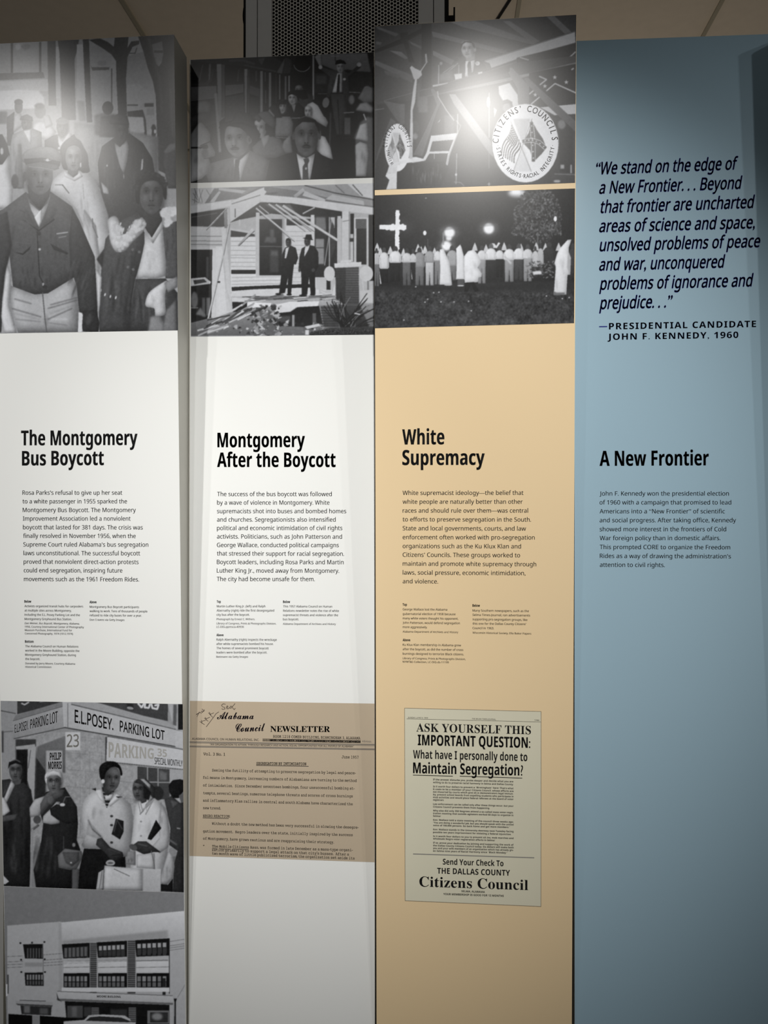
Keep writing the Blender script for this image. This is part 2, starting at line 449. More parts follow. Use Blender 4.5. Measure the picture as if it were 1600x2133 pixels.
# ------------------------------------------------------------------ cabinet behind the boards
CYB = 1.50
M_CASE = mat('grey_painted_steel', (0.88, 0.88, 0.86), 0.5, 0.4, noise=0.03, nscale=50)
M_MESH = mat('perforated_steel', (0.85, 0.83, 0.77), 0.5, 0.4, noise=0.03, nscale=50)
M_BLACK = mat('black_plastic', (0.006, 0.006, 0.006), 0.6, 0.3, noise=0.1)
cx = lambda px: float(at_y(px, 40, CYB)[0])
cz = lambda py: float(at_y(720, py, CYB)[2])
TOP = cz(-45)
cab = thing('equipment_cabinet', (cx(720), CYB + 0.15, 0), 'grey perforated metal cabinet with black side frame, behind the panel tops', 'equipment cabinet')
mesh_obj('case', *box(cx(504), cx(935), CYB + 0.012, CYB + 0.30, 0, TOP), M_BLACK, cab)
for a, b in ((512, 535), (537, 565.5), (872, 902.3), (904, 926)):
    mesh_obj('frame_strip', *box(cx(a), cx(b), CYB, CYB + 0.012, 0.02, TOP - 0.005), M_CASE, cab)
mesh_obj('lower_door', *box(cx(565.5), cx(872), CYB + 0.003, CYB + 0.012, 0.02, 2.0), M_CASE, cab)
gx0, gx1 = cx(565.5), cx(872)
ncol = 47; dx = (gx1 - gx0) / ncol; dz = dx / 0.866; R = dx / 1.5 / 0.866 * 0.866
gv, gf = [], []
z0 = 2.0; nrow = int((TOP - 0.01 - z0) / dz)
for i in range(ncol):
    for j in range(nrow):
        x = gx0 + (i + .5) * dx; z = z0 + (j + .5 + (.5 if i % 2 else 0)) * dz
        if z > TOP - 0.01: continue
        n = len(gv)
        ro = dz / math.sqrt(3)
        for r, rr in ((0, ro), (1, ro * 0.73)):
            for k in range(6):
                t = math.radians(60 * k); gv.append((x + rr * math.cos(t), CYB + 0.004, z + rr * math.sin(t)))
        for k in range(6):
            m_ = (k + 1) % 6; gf.append((n + k, n + m_, n + 6 + m_, n + 6 + k))
gr = mesh_obj('perforated_grille', gv, gf, M_MESH, cab)
gr['label'] = 'grey hexagon perforated grille'
hk = Acc()
def q(px0, px1, py0, py1, y0, y1): return box(cx(px0), cx(px1), y0, y1, cz(py1), cz(py0))
hk.add(q(934, 948.5, 29, 43, CYB + 0.02, CYB + 0.06)); hk.add(q(945, 948.5, 12, 29.5, CYB + 0.02, CYB + 0.06))
mesh_obj('side_hook', hk.v, hk.f, M_BLACK, cab)
kb = []
kf = []
for j, y in enumerate((CYB + 0.02, CYB + 0.06)):
    for k in range(16):
        t = 2 * math.pi * k / 16; kb.append((cx(504.5) + 0.0045 * math.cos(t), y, cz(8) + 0.021 * math.sin(t)))
kf = [tuple(range(16)), tuple(range(31, 15, -1))] + [(k, k + 16, (k + 1) % 16 + 16, (k + 1) % 16) for k in range(16)]
mesh_obj('side_knob', kb, kf, M_BLACK, cab)
# thin cable lying under the ceiling, right of the cabinet
def ceil_pt(px, py, dz):
    r = ray(px, py); return EYE + r * ((ZC - dz - EYE[2]) / r[2])
a, b = ceil_pt(1100, -58, 0.004), ceil_pt(1010, 82, 0.004)
tv, tf = [], []
d = (b - a) / np.linalg.norm(b - a); s1 = np.array([-d[1], d[0], 0]); up = np.array([0, 0, 1.0])
for p in (a, b):
    for k in range(8):
        t = 2 * math.pi * k / 8; tv.append(p + 0.0038 * (s1 * math.cos(t) + up * math.sin(t)))
tf = [(k, (k + 1) % 8, (k + 1) % 8 + 8, k + 8) for k in range(8)] + [tuple(range(7, -1, -1)), tuple(range(8, 16))]
cb = mesh_obj('cable', tv, tf, M_BLACK, None, loc=a)
cb['label'] = 'thin dark cable slanting across the ceiling beside the perforated cabinet'; cb['category'] = 'cable'

# ------------------------------------------------------------------ lettering on the boards
SC = 1600 / 380
def heading(pl, oy, ox, rows, parent):
    t = Txt(pl, ox, oy, SC)
    for s, x0, y0, x1, y1, h in rows: t.line(s, 'b', x0, y0, x1, y1, h, off=0.012)
    t.build('heading', M_INK, parent)
heading('A', 870, 20, [('The Montgomery', 100, 243, 1122, 240, 130), ('Bus Boycott', 108, 420, 827, 416, 128)], P1)
heading('B', 870, 420, [('Montgomery', 138, 260, 907, 258, 128), ('After the Boycott', 135, 433, 1176, 433, 127)], P2)
heading('A', 870, 810, [('White', 117, 236, 488, 234, 134), ('Supremacy', 118, 416, 842, 414, 132)], P3)
heading('B', 900, 1220, [('A New Frontier', 122, 297, 1081, 292, 132)], P4)
def body(pl, ox, oy, xa, xb, rows, parent, h=37.5):
    t = Txt(pl, ox, oy, SC); n = len(rows) - 1
    for i, (s, x1, y0, y1) in enumerate(rows):
        t.line(s, 'r', xa + (xb - xa) * i / max(n, 1), y0, x1, y1, h, off=0.009)
    t.build('body_text', M_SOFT, parent)
body('A', 20, 870, 112, 125, [
    ("Rosa Parks’s refusal to give up her seat", 988, 676, 676), ("to a white passenger in 1955 sparked the", 1030, 752, 752),
    ("Montgomery Bus Boycott. The Montgomery", 1107, 828, 828), ("Improvement Association led a nonviolent", 1061, 903, 903),
    ("boycott that lasted for 381 days. The crisis was", 1168, 979, 981), ("finally resolved in November 1956, when the", 1106, 1054, 1056),
    ("Supreme Court ruled Alabama’s bus segregation", 1217, 1130, 1132), ("laws unconstitutional. The successful boycott", 1145, 1206, 1208),
    ("proved that nonviolent direct-action protests", 1131, 1281, 1284), ("could end segregation, inspiring future", 989, 1357, 1359),
    ("movements such as the 1961 Freedom Rides.", 1136, 1433, 1437)], P1)
body('B', 420, 870, 136, 133, [
    ("The success of the bus boycott was followed", 1142, 688, 688), ("by a wave of violence in Montgomery. White", 1122, 763, 763),
    ("supremacists shot into buses and bombed homes", 1269, 838, 838), ("and churches. Segregationists also intensified", 1176, 912, 912),
    ("political and economic intimidation of civil rights", 1235, 986, 986), ("activists. Politicians, such as John Patterson and", 1232, 1060, 1062),
    ("George Wallace, conducted political campaigns", 1204, 1135, 1136), ("that stressed their support for racial segregation.", 1250, 1209, 1212),
    ("Boycott leaders, including Rosa Parks and Martin", 1246, 1284, 1286), ("Luther King Jr., moved away from Montgomery.", 1207, 1359, 1361),
    ("The city had become unsafe for them.", 993, 1433, 1434)], P2)
body('A', 810, 870, 121, 122, [
    ("White supremacist ideology—the belief that", 1181, 678, 677), ("white people are naturally better than other", 1175, 755, 755),
    ("races and should rule over them—was central", 1222, 833, 833), ("to efforts to preserve segregation in the South.", 1248, 910, 912),
    ("State and local governments, courts, and law", 1204, 988, 991), ("enforcement often worked with pro-segregation", 1280, 1066, 1069),
    ("organizations such as the Ku Klux Klan and", 1160, 1144, 1147), ("Citizens’ Councils. These groups worked to", 1152, 1220, 1225),
    ("maintain and promote white supremacy through", 1294, 1298, 1304), ("laws, social pressure, economic intimidation,", 1199, 1376, 1382),
    ("and violence.", 433, 1453, 1455)], P3)
body('B', 1220, 900, 122, 125, [
    ("John F. Kennedy won the presidential election", 1257, 557, 557), ("of 1960 with a campaign that promised to lead", 1278, 635, 635),
    ("Americans into a “New Frontier” of scientific", 1222, 713, 713), ("and social progress. After taking office, Kennedy", 1320, 791, 791),
    ("showed more interest in the frontiers of Cold", 1234, 870, 870), ("War foreign policy than in domestic affairs.", 1183, 948, 948),
    ("This prompted CORE to organize the Freedom", 1269, 1026, 1029), ("Rides as a way of drawing the administration’s", 1275, 1104, 1108),
    ("attention to civil rights.", 695, 1182, 1184)], P4)
t = Txt('B', 1220, 300, SC)
for s, x0, y0, x1, y1 in [("“We stand on the edge of", 78, 268, 1322, 222), ("a New Frontier. . . Beyond", 115, 436, 1358, 392),
        ("that frontier are uncharted", 120, 605, 1468, 560), ("areas of science and space,", 115, 773, 1484, 738),
        ("unsolved problems of peace", 118, 940, 1525, 903), ("and war, unconquered", 115, 1110, 1208, 1083),
        ("problems of ignorance and", 124, 1278, 1456, 1248), ("prejudice. . .”", 124, 1448, 750, 1432)]:
    t.line(s, 'r', x0, y0, x1, y1, 108, off=0.026, slant=0.17)
t.build('quotation', M_NAVY, P4)
t = Txt('B', 1220, 300, SC)
t.line("PRESIDENTIAL CANDIDATE", 'b', 205, 1626, 1495, 1605, 56, off=0.004, space=1.14)
t.line("JOHN F. KENNEDY, 1960", 'b', 193, 1718, 1340, 1700, 55, off=0.004, space=1.14)
t.stroke(10, 121, 1602, 187, 1601)
t.build('attribution', M_NAVY, P4)
def captions(pl, ox, oy, groups, parent):
    for g in groups:
        t = Txt(pl, ox, oy, 16 / 3)
        for s, x0, x1, y0, y1, k in g:
            if k == 'b': t.line(s, 'b', x0, y0, x1, y1, 27, off=0.02)
            else: t.line(s, 'r', x0, y0, x1, y1, 24 if k == 'r' else 21, off=0.014, slant=0.2 if k == 'i' else 0)
        t.build('caption', M_SOFT, parent)
captions('A', 30, 1235, [[
    ("Below", 110, 187, 108, 108, 'b'), ("Activists organized transit hubs for carpoolers", 112, 764, 158, 162, 'r'),
    ("at multiple sites across Montgomery,", 113, 633, 206, 209, 'r'), ("including the E.L. Posey Parking Lot and the", 113, 728, 253, 258, 'r'),
    ("Montgomery Greyhound Bus Station.", 113, 637, 301, 304, 'r'), ("Dan Weiner, Bus Boycott, Montgomery, Alabama,", 113, 722, 347, 352, 'i'),
    ("1956, Courtesy International Center of Photography", 114, 772, 386, 391, 's'), ("Museum Purchase, International Fund for", 116, 640, 424, 427, 's'),
    ("Concerned Photography, 1974 (1012.1974)", 116, 650, 461, 465, 's')], [
    ("Bottom", 117, 213, 553, 554, 'b'), ("The Alabama Council on Human Relations", 119, 711, 604, 608, 'r'),
    ("worked in the Moore Building, opposite the", 119, 722, 651, 656, 'r'), ("Montgomery Greyhound Station, during", 119, 683, 698, 703, 'r'),
    ("the boycott.", 120, 285, 745, 746, 'r'), ("Donated by Jerry Moore, Courtesy Alabama", 121, 674, 793, 798, 's'), ("Historical Commission", 121, 410, 832, 834, 's')], [
    ("Above", 835, 912, 115, 115, 'b'), ("Montgomery Bus Boycott participants", 836, 1385, 166, 169, 'r'),
    ("walking to work. Tens of thousands of people", 836, 1477, 213, 217, 'r'), ("refused to ride city buses for over a year.", 837, 1415, 260, 264, 'r'),
    ("Don Cravens via Getty Images", 837, 1223, 308, 311, 's')]], P1)
captions('B', 430, 1235, [[
    ("Top", 115, 160, 110, 110, 'b'), ("Martin Luther King Jr. (left) and Ralph", 115, 656, 160, 160, 'r'),
    ("Abernathy (right) ride the first desegregated", 114, 753, 207, 207, 'r'), ("city bus after the boycott.", 113, 480, 254, 254, 'r'),
    ("Photograph by Ernest C. Withers.", 113, 540, 302, 302, 's'), ("Library of Congress, Prints & Photographs Division,", 113, 775, 349, 351, 's'),
    ("LC-DIG-ppmsca-40936", 112, 417, 387, 387, 's')], [
    ("Above", 112, 190, 481, 481, 'b'), ("Ralph Abernathy (right) inspects the wreckage", 112, 782, 530, 532, 'r'),
    ("after white supremacists bombed his house.", 111, 745, 578, 578, 'r'), ("The homes of several prominent boycott", 112, 692, 625, 627, 'r'),
    ("leaders were bombed after the boycott.", 111, 675, 673, 673, 'r'), ("Bettmann via Getty Images", 110, 463, 720, 720, 's')], [
    ("Below", 851, 930, 112, 112, 'b'), ("This 1957 Alabama Council on Human", 852, 1397, 161, 163, 'r'),
    ("Relations newsletter notes the rise of white", 852, 1473, 209, 211, 'r'), ("supremacist threats and violence after the", 850, 1463, 257, 259, 'r'),
    ("bus boycott.", 850, 1027, 304, 304, 'r'), ("Alabama Department of Archives and History", 850, 1438, 354, 356, 's')]], P2)
captions('A', 820, 1235, [[
    ("Top", 100, 148, 143, 143, 'b'), ("George Wallace lost the Alabama", 101, 596, 194, 197, 'r'),
    ("gubernatorial election of 1958 because", 101, 688, 244, 248, 'r'), ("many white voters thought his opponent,", 101, 718, 293, 298, 'r'),
    ("John Patterson, would defend segregation", 101, 737, 342, 348, 'r'), ("more aggressively.", 101, 375, 390, 393, 'r'),
    ("Alabama Department of Archives and History", 101, 718, 440, 447, 's')], [
    ("Above", 101, 185, 536, 537, 'b'), ("Ku Klux Klan membership in Alabama grew", 101, 750, 587, 594, 'r'),
    ("after the boycott, as did the number of cross", 101, 774, 636, 644, 'r'), ("burnings designed to terrorize Black citizens.", 101, 780, 686, 694, 'r'),
    ("Library of Congress, Prints & Photographs Division,", 101, 800, 736, 746, 's'), ("NYWT&S Collection, LC-DIG-ds-11199", 101, 613, 775, 782, 's')], [
    ("Below", 876, 960, 153, 154, 'b'), ("Many Southern newspapers, such as the", 877, 1503, 207, 213, 'r'),
    ("Selma Times-Journal, ran advertisements", 877, 1517, 255, 262, 'r'), ("supporting pro-segregation groups, like", 877, 1487, 303, 311, 'r'),
    ("this one for the Dallas County Citizens’", 877, 1473, 352, 358, 'r'), ("Council in 1963.", 877, 1115, 402, 404, 'r'),
    ("Wisconsin Historical Society, Ella Baker Papers", 877, 1529, 452, 463, 's')]], P3)

# ------------------------------------------------------------------ typed newsletter page on the second board
def sheet(name, quad, pl, m, parent, off=0.0002):
    p = [on(x, y, pl, off) for x, y in quad]
    return mesh_obj(name, p, [(0, 3, 2, 1)], m, parent)
M_TAN = mat('tan_paper', (0.475, 0.395, 0.295), GL, SP, noise=0.09, nscale=5)
M_TANL = mat('faded_tan_paper', (0.55, 0.485, 0.385), GL, SP, noise=0.05, nscale=5)
pg = sheet('newsletter_page', [(395.6, 1459.8), (780.3, 1465.6), (780.4, 1796), (394.9, 1782.8)], 'B', M_TAN, P2)
pg['label'] = 'tan typed newsletter page of June 1957'
N = Txt('B', 385, 1450, 1600 / 410)
N.line("Alabama", 'k', 262, 187, 560, 187, 58, off=0.012)
N.line("Council", 'k', 412, 291, 652, 283, 66, off=0.012)
N.build('masthead', M_VIOL, pg)
N = Txt('B', 385, 1450, 1600 / 410)
N.line("NEWSLETTER", 's', 695, 290, 1181, 292, 47, off=0.008)
N.build('masthead', M_INK, pg)
N = Txt('B', 385, 1450, 1600 / 410)
N.line("ROOM 1218 COMER BUILDING, BIRMINGHAM 3, ALABAMA", 'm', 717, 338, 1428, 353, 21, off=0.012)
N.line("X" * 62, 'm', 632, 366, 1430, 380, 19, off=0.03)
N.line("XW" * 26, 'm', 690, 365, 1430, 378, 15, off=0.03)
N.build('address_line', M_TYPE, pg)
N = Txt('B', 385, 1450, 1600 / 410)
N.line("Vol. 3 No. 1", 'm', 150, 481, 328, 485, 22, off=0.012)
N.build('issue_number', M_TYPE, pg)
N = Txt('B', 385, 1450, 1600 / 410)
N.line("June 1957", 'm', 1277, 505, 1412, 509, 22, off=0.012)
N.build('issue_date', M_TYPE, pg)
N = Txt('B', 385, 1450, 1600 / 410)
N.line("SEGREGATION BY INTIMIDATION", 'm', 582, 558, 988, 562, 21, off=0.02)
N.stroke(4.5, 582, 563, 1005, 571)
N.build('typed_heading', M_TYPE, pg)
N = Txt('B', 385, 1450, 1600 / 410)
N.line("ALABAMA COUNCIL ON HUMAN RELATIONS, INC.", 'r', 58, 355, 605, 365, 18, off=0.01)
N.line("ABAMA", 'r', 1440, 374, 1517, 378, 15)
N.line("“AN ORGANIZATION TO ATTAIN, THROUGH RESEARCH AND ACTION, EQUAL OPPORTUNITIES FOR ALL PEOPLE OF ALABAMA”", 'r', 203, 399, 1375, 416, 14, off=0.01)
for w, a, b in ((7, 372, 394), (3, 381, 403), (3, 403, 428), (7, 411, 435)):
    N.stroke(w, 41, a, 1543, b)
N.build('letterhead', mat('grey_brown_ink', (0.17, 0.155, 0.14), GL, SP, noise=0.05), pg)
N = Txt('B', 385, 1600, 1600 / 410)
for s, x0, x1, y0, y1 in [
    ("Seeing the futility of attempting to preserve segregation by legal and peace-", 222, 1390, 27, 50),
    ("ful means in Montgomery, increasing numbers of Alabamians are turning to the method", 148, 1398, 86, 112),
    ("of intimidation.  Since December seventeen bombings, four unsuccessful bombing at-", 148, 1380, 149, 175),
    ("tempts, several beatings, numerous telephone threats and scores of cross burnings", 149, 1365, 212, 238),
    ("and inflammatory Klan rallies in central and south Alabama have characterized the", 148, 1365, 272, 302),
    ("new trend.", 148, 292, 333, 336), ("NEGRO REACTION:", 147, 368, 398, 402),
    ("Without a doubt the new method has been very successful in slowing the desegre-", 220, 1412, 460, 492),
    ("gation movement.  Negro leaders over the state, initially inspired by the success", 148, 1365, 522, 553),
    ("of Montgomery, have grown cautious and are reappraising their strategy.", 148, 1212, 581, 613), ("*", 147, 160, 640, 640),
    ("The Mobile Citizens Assn. was formed in late December as a mass-type organi-", 222, 1365, 645, 676),
    ("zation primarily to support a legal attack on that city's busses.  After a", 221, 1335, 674, 711),
    ("two month wave of little publicized terrorism, the organization set aside its", 221, 1380, 703, 743)]:
    N.line(s, 'm', x0, y0, x1, y1, 20 if s != '*' else 14, off=0.012)
N.stroke(4.5, 147, 404, 355, 410)
for a, b, y in ((222, 265, 652), (278, 370, 655), (384, 517, 658)): N.stroke(4, a, y, b, y + 4)
N.build('typed_text', M_TYPE, pg)
N = Txt('B', 385, 1450, 1600 / 410)
for c in ([330, 66, 312, 62, 298, 74, 306, 86, 324, 92, 326, 104, 310, 108, 300, 102], [340, 96, 352, 86, 346, 78, 338, 88, 342, 102, 354, 102, 364, 94],
          [382, 82, 370, 82, 366, 94, 374, 100, 384, 86, 396, 76, 408, 60], [384, 86, 392, 100, 402, 110, 410, 98],
          [92, 152, 124, 132], [100, 166, 118, 128], [96, 146, 112, 140], [128, 130, 134, 142], [134, 120, 142, 134, 150, 118, 140, 104], [150, 126, 160, 116, 154, 108],
          [122, 206, 160, 232], [134, 196, 140, 222], [140, 204, 168, 196], [158, 178, 190, 204], [166, 172, 176, 196], [172, 184, 202, 172], [192, 136, 226, 172], [200, 130, 212, 160], [206, 148, 236, 136],
          [174, 250, 236, 168, 254, 142, 276, 128]):
    N.stroke(3.6, *c)
N.build('pen_note', M_PEN, pg)

# ------------------------------------------------------------------ printed advertisement on the beige board
M_CREAM = mat('cream_newsprint', (0.66, 0.635, 0.50), GL, SP, noise=0.05, nscale=8)
M_LINE = mat('thin_brown_line', (0.20, 0.17, 0.12), GL, SP)
AS = 1600 / 310
ad = sheet('newspaper_advertisement', [(842.8, 1475.1), (1127.4, 1482), (1127, 1888.2), (844.1, 1876)], 'A', M_CREAM, P3)
ad['label'] = 'cream newspaper advertisement in black lettering'
N = Txt('A', 0, 0, 1)
N.stroke(0.8, 842.8, 1475, 1127.4, 1482, 1127, 1888.2, 844.1, 1876, 842.8, 1475)
N.build('outline', M_LINE, ad, 0.0004)
N = Txt('A', 830, 1465, AS)
N.line("ASK YOURSELF THIS", 's', 193, 303, 1425, 333, 88, off=-0.008)
N.line("IMPORTANT QUESTION:", 'b', 208, 450, 1418, 480, 114, off=0.01)
N.line("What have I personally done to", 'b', 158, 592, 1387, 622, 90, off=0.0)
N.line("Maintain Segregation?", 'b', 158, 751, 1340, 777, 116, off=0.006)
N.stroke(7, 158, 772, 584, 783); N.stroke(7, 662, 783, 1330, 804)
N.build('headline', M_INK, ad)
N = Txt('A', 830, 1465, AS)
N.line("SUNDAY, JUNE 9, 1963", 'r', 103, 159, 317, 163, 13); N.line("THE SELMA TIMES-JOURNAL", 'r', 790, 172, 1048, 179, 13); N.line("THREE", 'r', 1462, 187, 1515, 189, 13)
N.stroke(3, 90, 167, 1530, 200)
N.build('page_header', M_SOFT, ad)
N = Txt('A', 880, 1610, 1600 / 220)
for s, x1, y0, y1 in [
    ("If the answer disturbs you, probe deeper and decide what you are", 1378, 112, 143), ("willing to do to preserve racial harmony in Selma and Dallas County.", 1380, 155, 187),
    ("Is it worth four dollars to prevent a “Birmingham” here? That’s what", 1380, 217, 247), ("it costs to be a member of your Citizens Council, whose efforts are", 1380, 258, 289),
    ("not thwarted by courts which give sit-in demonstrators legal immun-", 1380, 299, 328), ("ity, prevent school boards from expelling students who participate in", 1380, 340, 370),
    ("mob activities and would place federal referees at the board of voter", 1380, 381, 411), ("registrars.", 328, 420, 424),
    ("Law enforcement can be called only after these things occur, but your", 1380, 483, 514), ("Citizens Council prevents them from happening.", 1022, 525, 547),
    ("Why else did only 350 Negroes attend a so-called mass voter regis-", 1380, 583, 613), ("tration meeting that outside agitators worked 60 days to organize in", 1378, 624, 655), ("Selma?", 280, 664, 667),
    ("Gov. Wallace told a state meeting of the council three weeks ago:", 1380, 723, 755), ("“You are doing a wonderful job, but you should speak with the united", 1380, 765, 796),
    ("voice of 100,000 persons. Go back home and get more members.”", 1325, 806, 835), ("Gov. Wallace stands in the University doorway next Tuesday facing", 1380, 868, 900),
    ("possible ten years imprisonment for violating a federal injunction.", 1347, 910, 943), ("Is it worth four dollars to you to prevent sit-ins, mob marches and", 1380, 970, 1002),
    ("wholesale Negro voter registration efforts in Selma?", 1100, 1008, 1035), ("If so, prove your dedication by joining and supporting the work of", 1380, 1070, 1103),
    ("the Dallas County Citizens Council today. Six dollars will make both", 1382, 1112, 1143), ("you and your wife members of an organization which has already giv-", 1382, 1152, 1183),
    ("en Selma nine years of Racial Harmony since “Black Monday.”", 1288, 1193, 1222)]:
    N.line(s, 'b', 161, y0, x1, y1, 26)
N.build('body_text', M_SOFT, ad)
N = Txt('A', 830, 1770, AS)
N.stroke(10, 160, 45, 1458, 86)
N.build('rule', M_GREY, ad)
N = Txt('A', 830, 1770, AS)
N.line("Send Your Check To", 'b', 478, 159, 1130, 178, 62); N.line("THE DALLAS COUNTY", 'b', 417, 256, 1200, 280, 62)
N.line("Citizens Council", 's', 225, 395, 1395, 434, 108, off=-0.004)
N.line("SELMA, ALABAMA", 'b', 678, 455, 930, 464, 20); N.line("YOUR MEMBERSHIP IS GOOD FOR 12 MONTHS", 'b', 483, 486, 1133, 507, 21)
N.build('address_text', M_INK, ad)

# ------------------------------------------------------------------ printed photographs
# --- walking crowd on a street (first board, top)
p = Pic(-28, 68, 376, 700, 165); p.cr(0, 60, 4)
p.po((150, 190), -120, 0, 1500, 0, 1500, 900, -120, 900)
p.rc(150, -120, 120, 95, 365); p.rc((150, 175), 112, 118, 330, 368)
p.li(120, 10, 120, 150, 250, 140); p.el(190, 150, 150, 26, 26, b=3); p.el(130, 215, 150, 35, 24, b=4)
for x in (100, 335): p.rc(62, x - 9, 110, x + 9, 370)
p.po(78, -120, 372, 360, 362, 372, 410, -120, 435, b=1.5); p.po(200, -120, 445, 400, 420, 410, 520, -120, 520)
p.po(232, -120, 525, 160, 508, 320, 515, 365, 570, 372, 660, -120, 680, sm=0, b=2); p.po(190, -100, 478, 100, 468, 112, 510, -100, 515, b=1)
p.po(100, -120, 690, 60, 690, 60, 790, -120, 800, b=3)
p.po(70, 395, 100, 465, 100, 462, 400, 470, 640, 405, 640, 400, 400, b=1); p.rc(190, 466, 150, 500, 580, b=1.5)
p.po(66, 480, 90, 660, 90, 640, 190, 622, 250, 625, 500, 632, 760, 515, 760, 508, 480, 495, 200, b=1.2)
p.po(190, 640, 130, 695, 130, 715, 770, 640, 770, b=1.5); p.po(135, 640, 600, 700, 600, 715, 770, 660, 770, b=4)
p.po(55, 690, 85, 742, 85, 752, 420, 768, 780, 724, 780, 705, 420, b=1)
p.rc((150, 178), 760, 140, 930, 620, b=2); p.po(80, 752, 300, 765, 320, 912, 320, 910, 342, 770, 348, b=1); p.el(140, 850, 285, 40, 25, b=4); p.rc(70, 926, 330, 937, 640, b=.8)
p.po((135, 185), 1050, 230, 1200, 190, 1290, 480, 1300, 700, 1050, 700, b=1.5)
p.po(175, 1050, 470, 1150, 455, 1290, 560, 1290, 900, 1050, 900, b=2)
p.rc(70, 1060, 630, 1150, 642); p.po(60, 1060, 690, 1190, 675, 1215, 760, 1225, 900, 1205, 915, 1195, 740, 1065, 730, b=1.5)
p.po(200, 1060, 740, 1190, 735, 1205, 860, 1060, 890, b=2); p.rc(60, 1205, 620, 1280, 650, b=2); p.rc(150, 1225, 660, 1285, 720, b=2); p.el(50, 1280, 850, 22, 55, b=2); p.el(190, 1245, 880, 16, 50, 15, b=1.5); p.el(215, 1292, 855, 10, 18, b=1)
p.po((46, 58), 740, 92, 830, 78, 900, 110, 948, 150, 958, 68, 1072, 66, 1062, 160, 1095, 105, 1160, 98, 1160, 128, 1105, 150, 1062, 235, 1050, 420, 1058, 720, 985, 720, 970, 420, 968, 270, 930, 215, 860, 165, b=1)
p.po((44, 64), 1150, 62, 1452, 48, 1470, 960, 1475, 1250, 1320, 1180, 1310, 900, 1298, 560, 1275, 440, 1230, 320, 1195, 190, b=1.2)
p.po((105, 130), 1265, 130, 1350, 105, 1362, 200, 1348, 280, 1325, 316, 1300, 290, 1280, 215, b=1.5); p.rc(60, 1285, 180, 1360, 200, b=1.5); p.li(70, 8, 1065, 205, 1125, 205, 1140, 160); p.li(85, 20, 1240, 80, 1330, 420, 1350, 700, b=5, al=.6); p.li(95, 14, 1420, 500, 1440, 900, b=4, al=.6)
p.sh = .55
# street and bystanders
p.po((175, 150), 620, 780, 900, 820, 1320, 900, 1320, 1330, 620, 1330, b=5); p.folds(120, 620, 820, 850, 1300, 14, 14, b=3, al=.3)
p.po((120, 95), 790, 720, 870, 700, 1000, 720, 1000, 900, 900, 900, 790, 880, b=5); p.el(46, 898, 660, 46, 56, b=1.5); p.po(80, 840, 730, 950, 720, 1000, 900, 830, 900, b=4)
p.el(85, 155, 650, 34, 58, b=1.5); p.el(60, 155, 610, 36, 24, b=1.5); p.po(75, 55, 740, 120, 690, 110, 980, 60, 970, b=1.5); p.po(190, 120, 720, 170, 700, 200, 800, 110, 870, b=2)
p.el(120, 335, 690, 48, 58, b=2); p.el(80, 330, 645, 42, 26, b=3); p.po(225, 270, 800, 330, 770, 410, 780, 470, 860, 420, 930, 280, 900, b=2); p.po(190, 360, 720, 410, 720, 440, 800, 380, 830, b=2)
p.fc(222, 790, 45, 68, 95, feat=.6); p.po(70, 165, 760, 175, 730, 225, 712, 268, 735, 275, 770, b=1.2)
p.po((170, 140), 105, 880, 190, 845, 270, 830, 345, 860, 352, 1000, 300, 1060, 180, 1330, 80, 1330, 80, 1000, b=1.2, sm=0); p.po(236, 195, 850, 258, 838, 262, 900, 255, 965, b=1); p.folds(105, 110, 920, 180, 1300, 8, 8, b=1.5)
p.po(110, 150, 960, 175, 960, 200, 1330, 150, 1330, b=3)
p.fc(520, 820, 50, 82, 88, feat=.6); p.el(120, 520, 770, 54, 24, b=2); p.po(52, 372, 930, 450, 885, 490, 880, 510, 960, 560, 900, 620, 880, 660, 980, 560, 1030, 372, 1000, b=1.5); p.po(232, 480, 880, 500, 900, 520, 940, 575, 860, 600, 880, 560, 960, 500, 1000, 485, 950, b=1)
p.po(48, -100, 880, 20, 880, 60, 960, 82, 1050, 60, 1100, 20, 1135, -100, 1135, b=1.5); p.po(225, -100, 1140, 20, 1130, 75, 1050, 80, 1200, 110, 1320, 100, 1500, -100, 1500, b=1.5); p.el(70, 125, 1270, 30, 60, b=2); p.el(200, 15, 1020, 14, 30, b=2)
# man in dark jacket and flat cap, right
p.po(52, 960, 900, 1080, 870, 1190, 950, 1270, 1080, 1300, 1260, 1260, 1700, 900, 1720, 830, 1300, 815, 1120, 850, 980, b=1.3); p.folds(88, 860, 960, 960, 1500, 10, 10, b=2.5, al=.5); p.folds(30, 1080, 960, 1250, 1500, 10, 9, b=2, al=.5); p.folds(84, 1090, 980, 1230, 1500, 7, 8, b=2, al=.45)
p.po(190, 1180, 1090, 1195, 1080, 1190, 1170, 1172, 1180, b=1.5)
p.po((190, 170), 955, 950, 1000, 985, 1060, 920, 1072, 1000, 1060, 1100, 1032, 1210, 1000, 1150, 965, 1020, b=1); p.folds(150, 975, 990, 1050, 1180, 6, 6, b=1)
p.fc(1018, 860, 52, 92, 56, look=-.1, feat=.7); p.po(68, 912, 780, 925, 735, 990, 708, 1060, 722, 1076, 790, 1072, 830, 1040, 795, 960, 798, b=1); p.li(38, 10, 920, 790, 1070, 800, b=1.5); p.el(220, 892, 1140, 6, 10); p.li(200, 5, 1030, 1210, 1032, 1250)
p.po(75, 1370, 1000, 1470, 950, 1475, 1330, 1400, 1330, 1360, 1130, b=2); p.po(110, 1360, 1030, 1410, 960, 1470, 950, 1470, 1010, 1400, 1050, b=2)
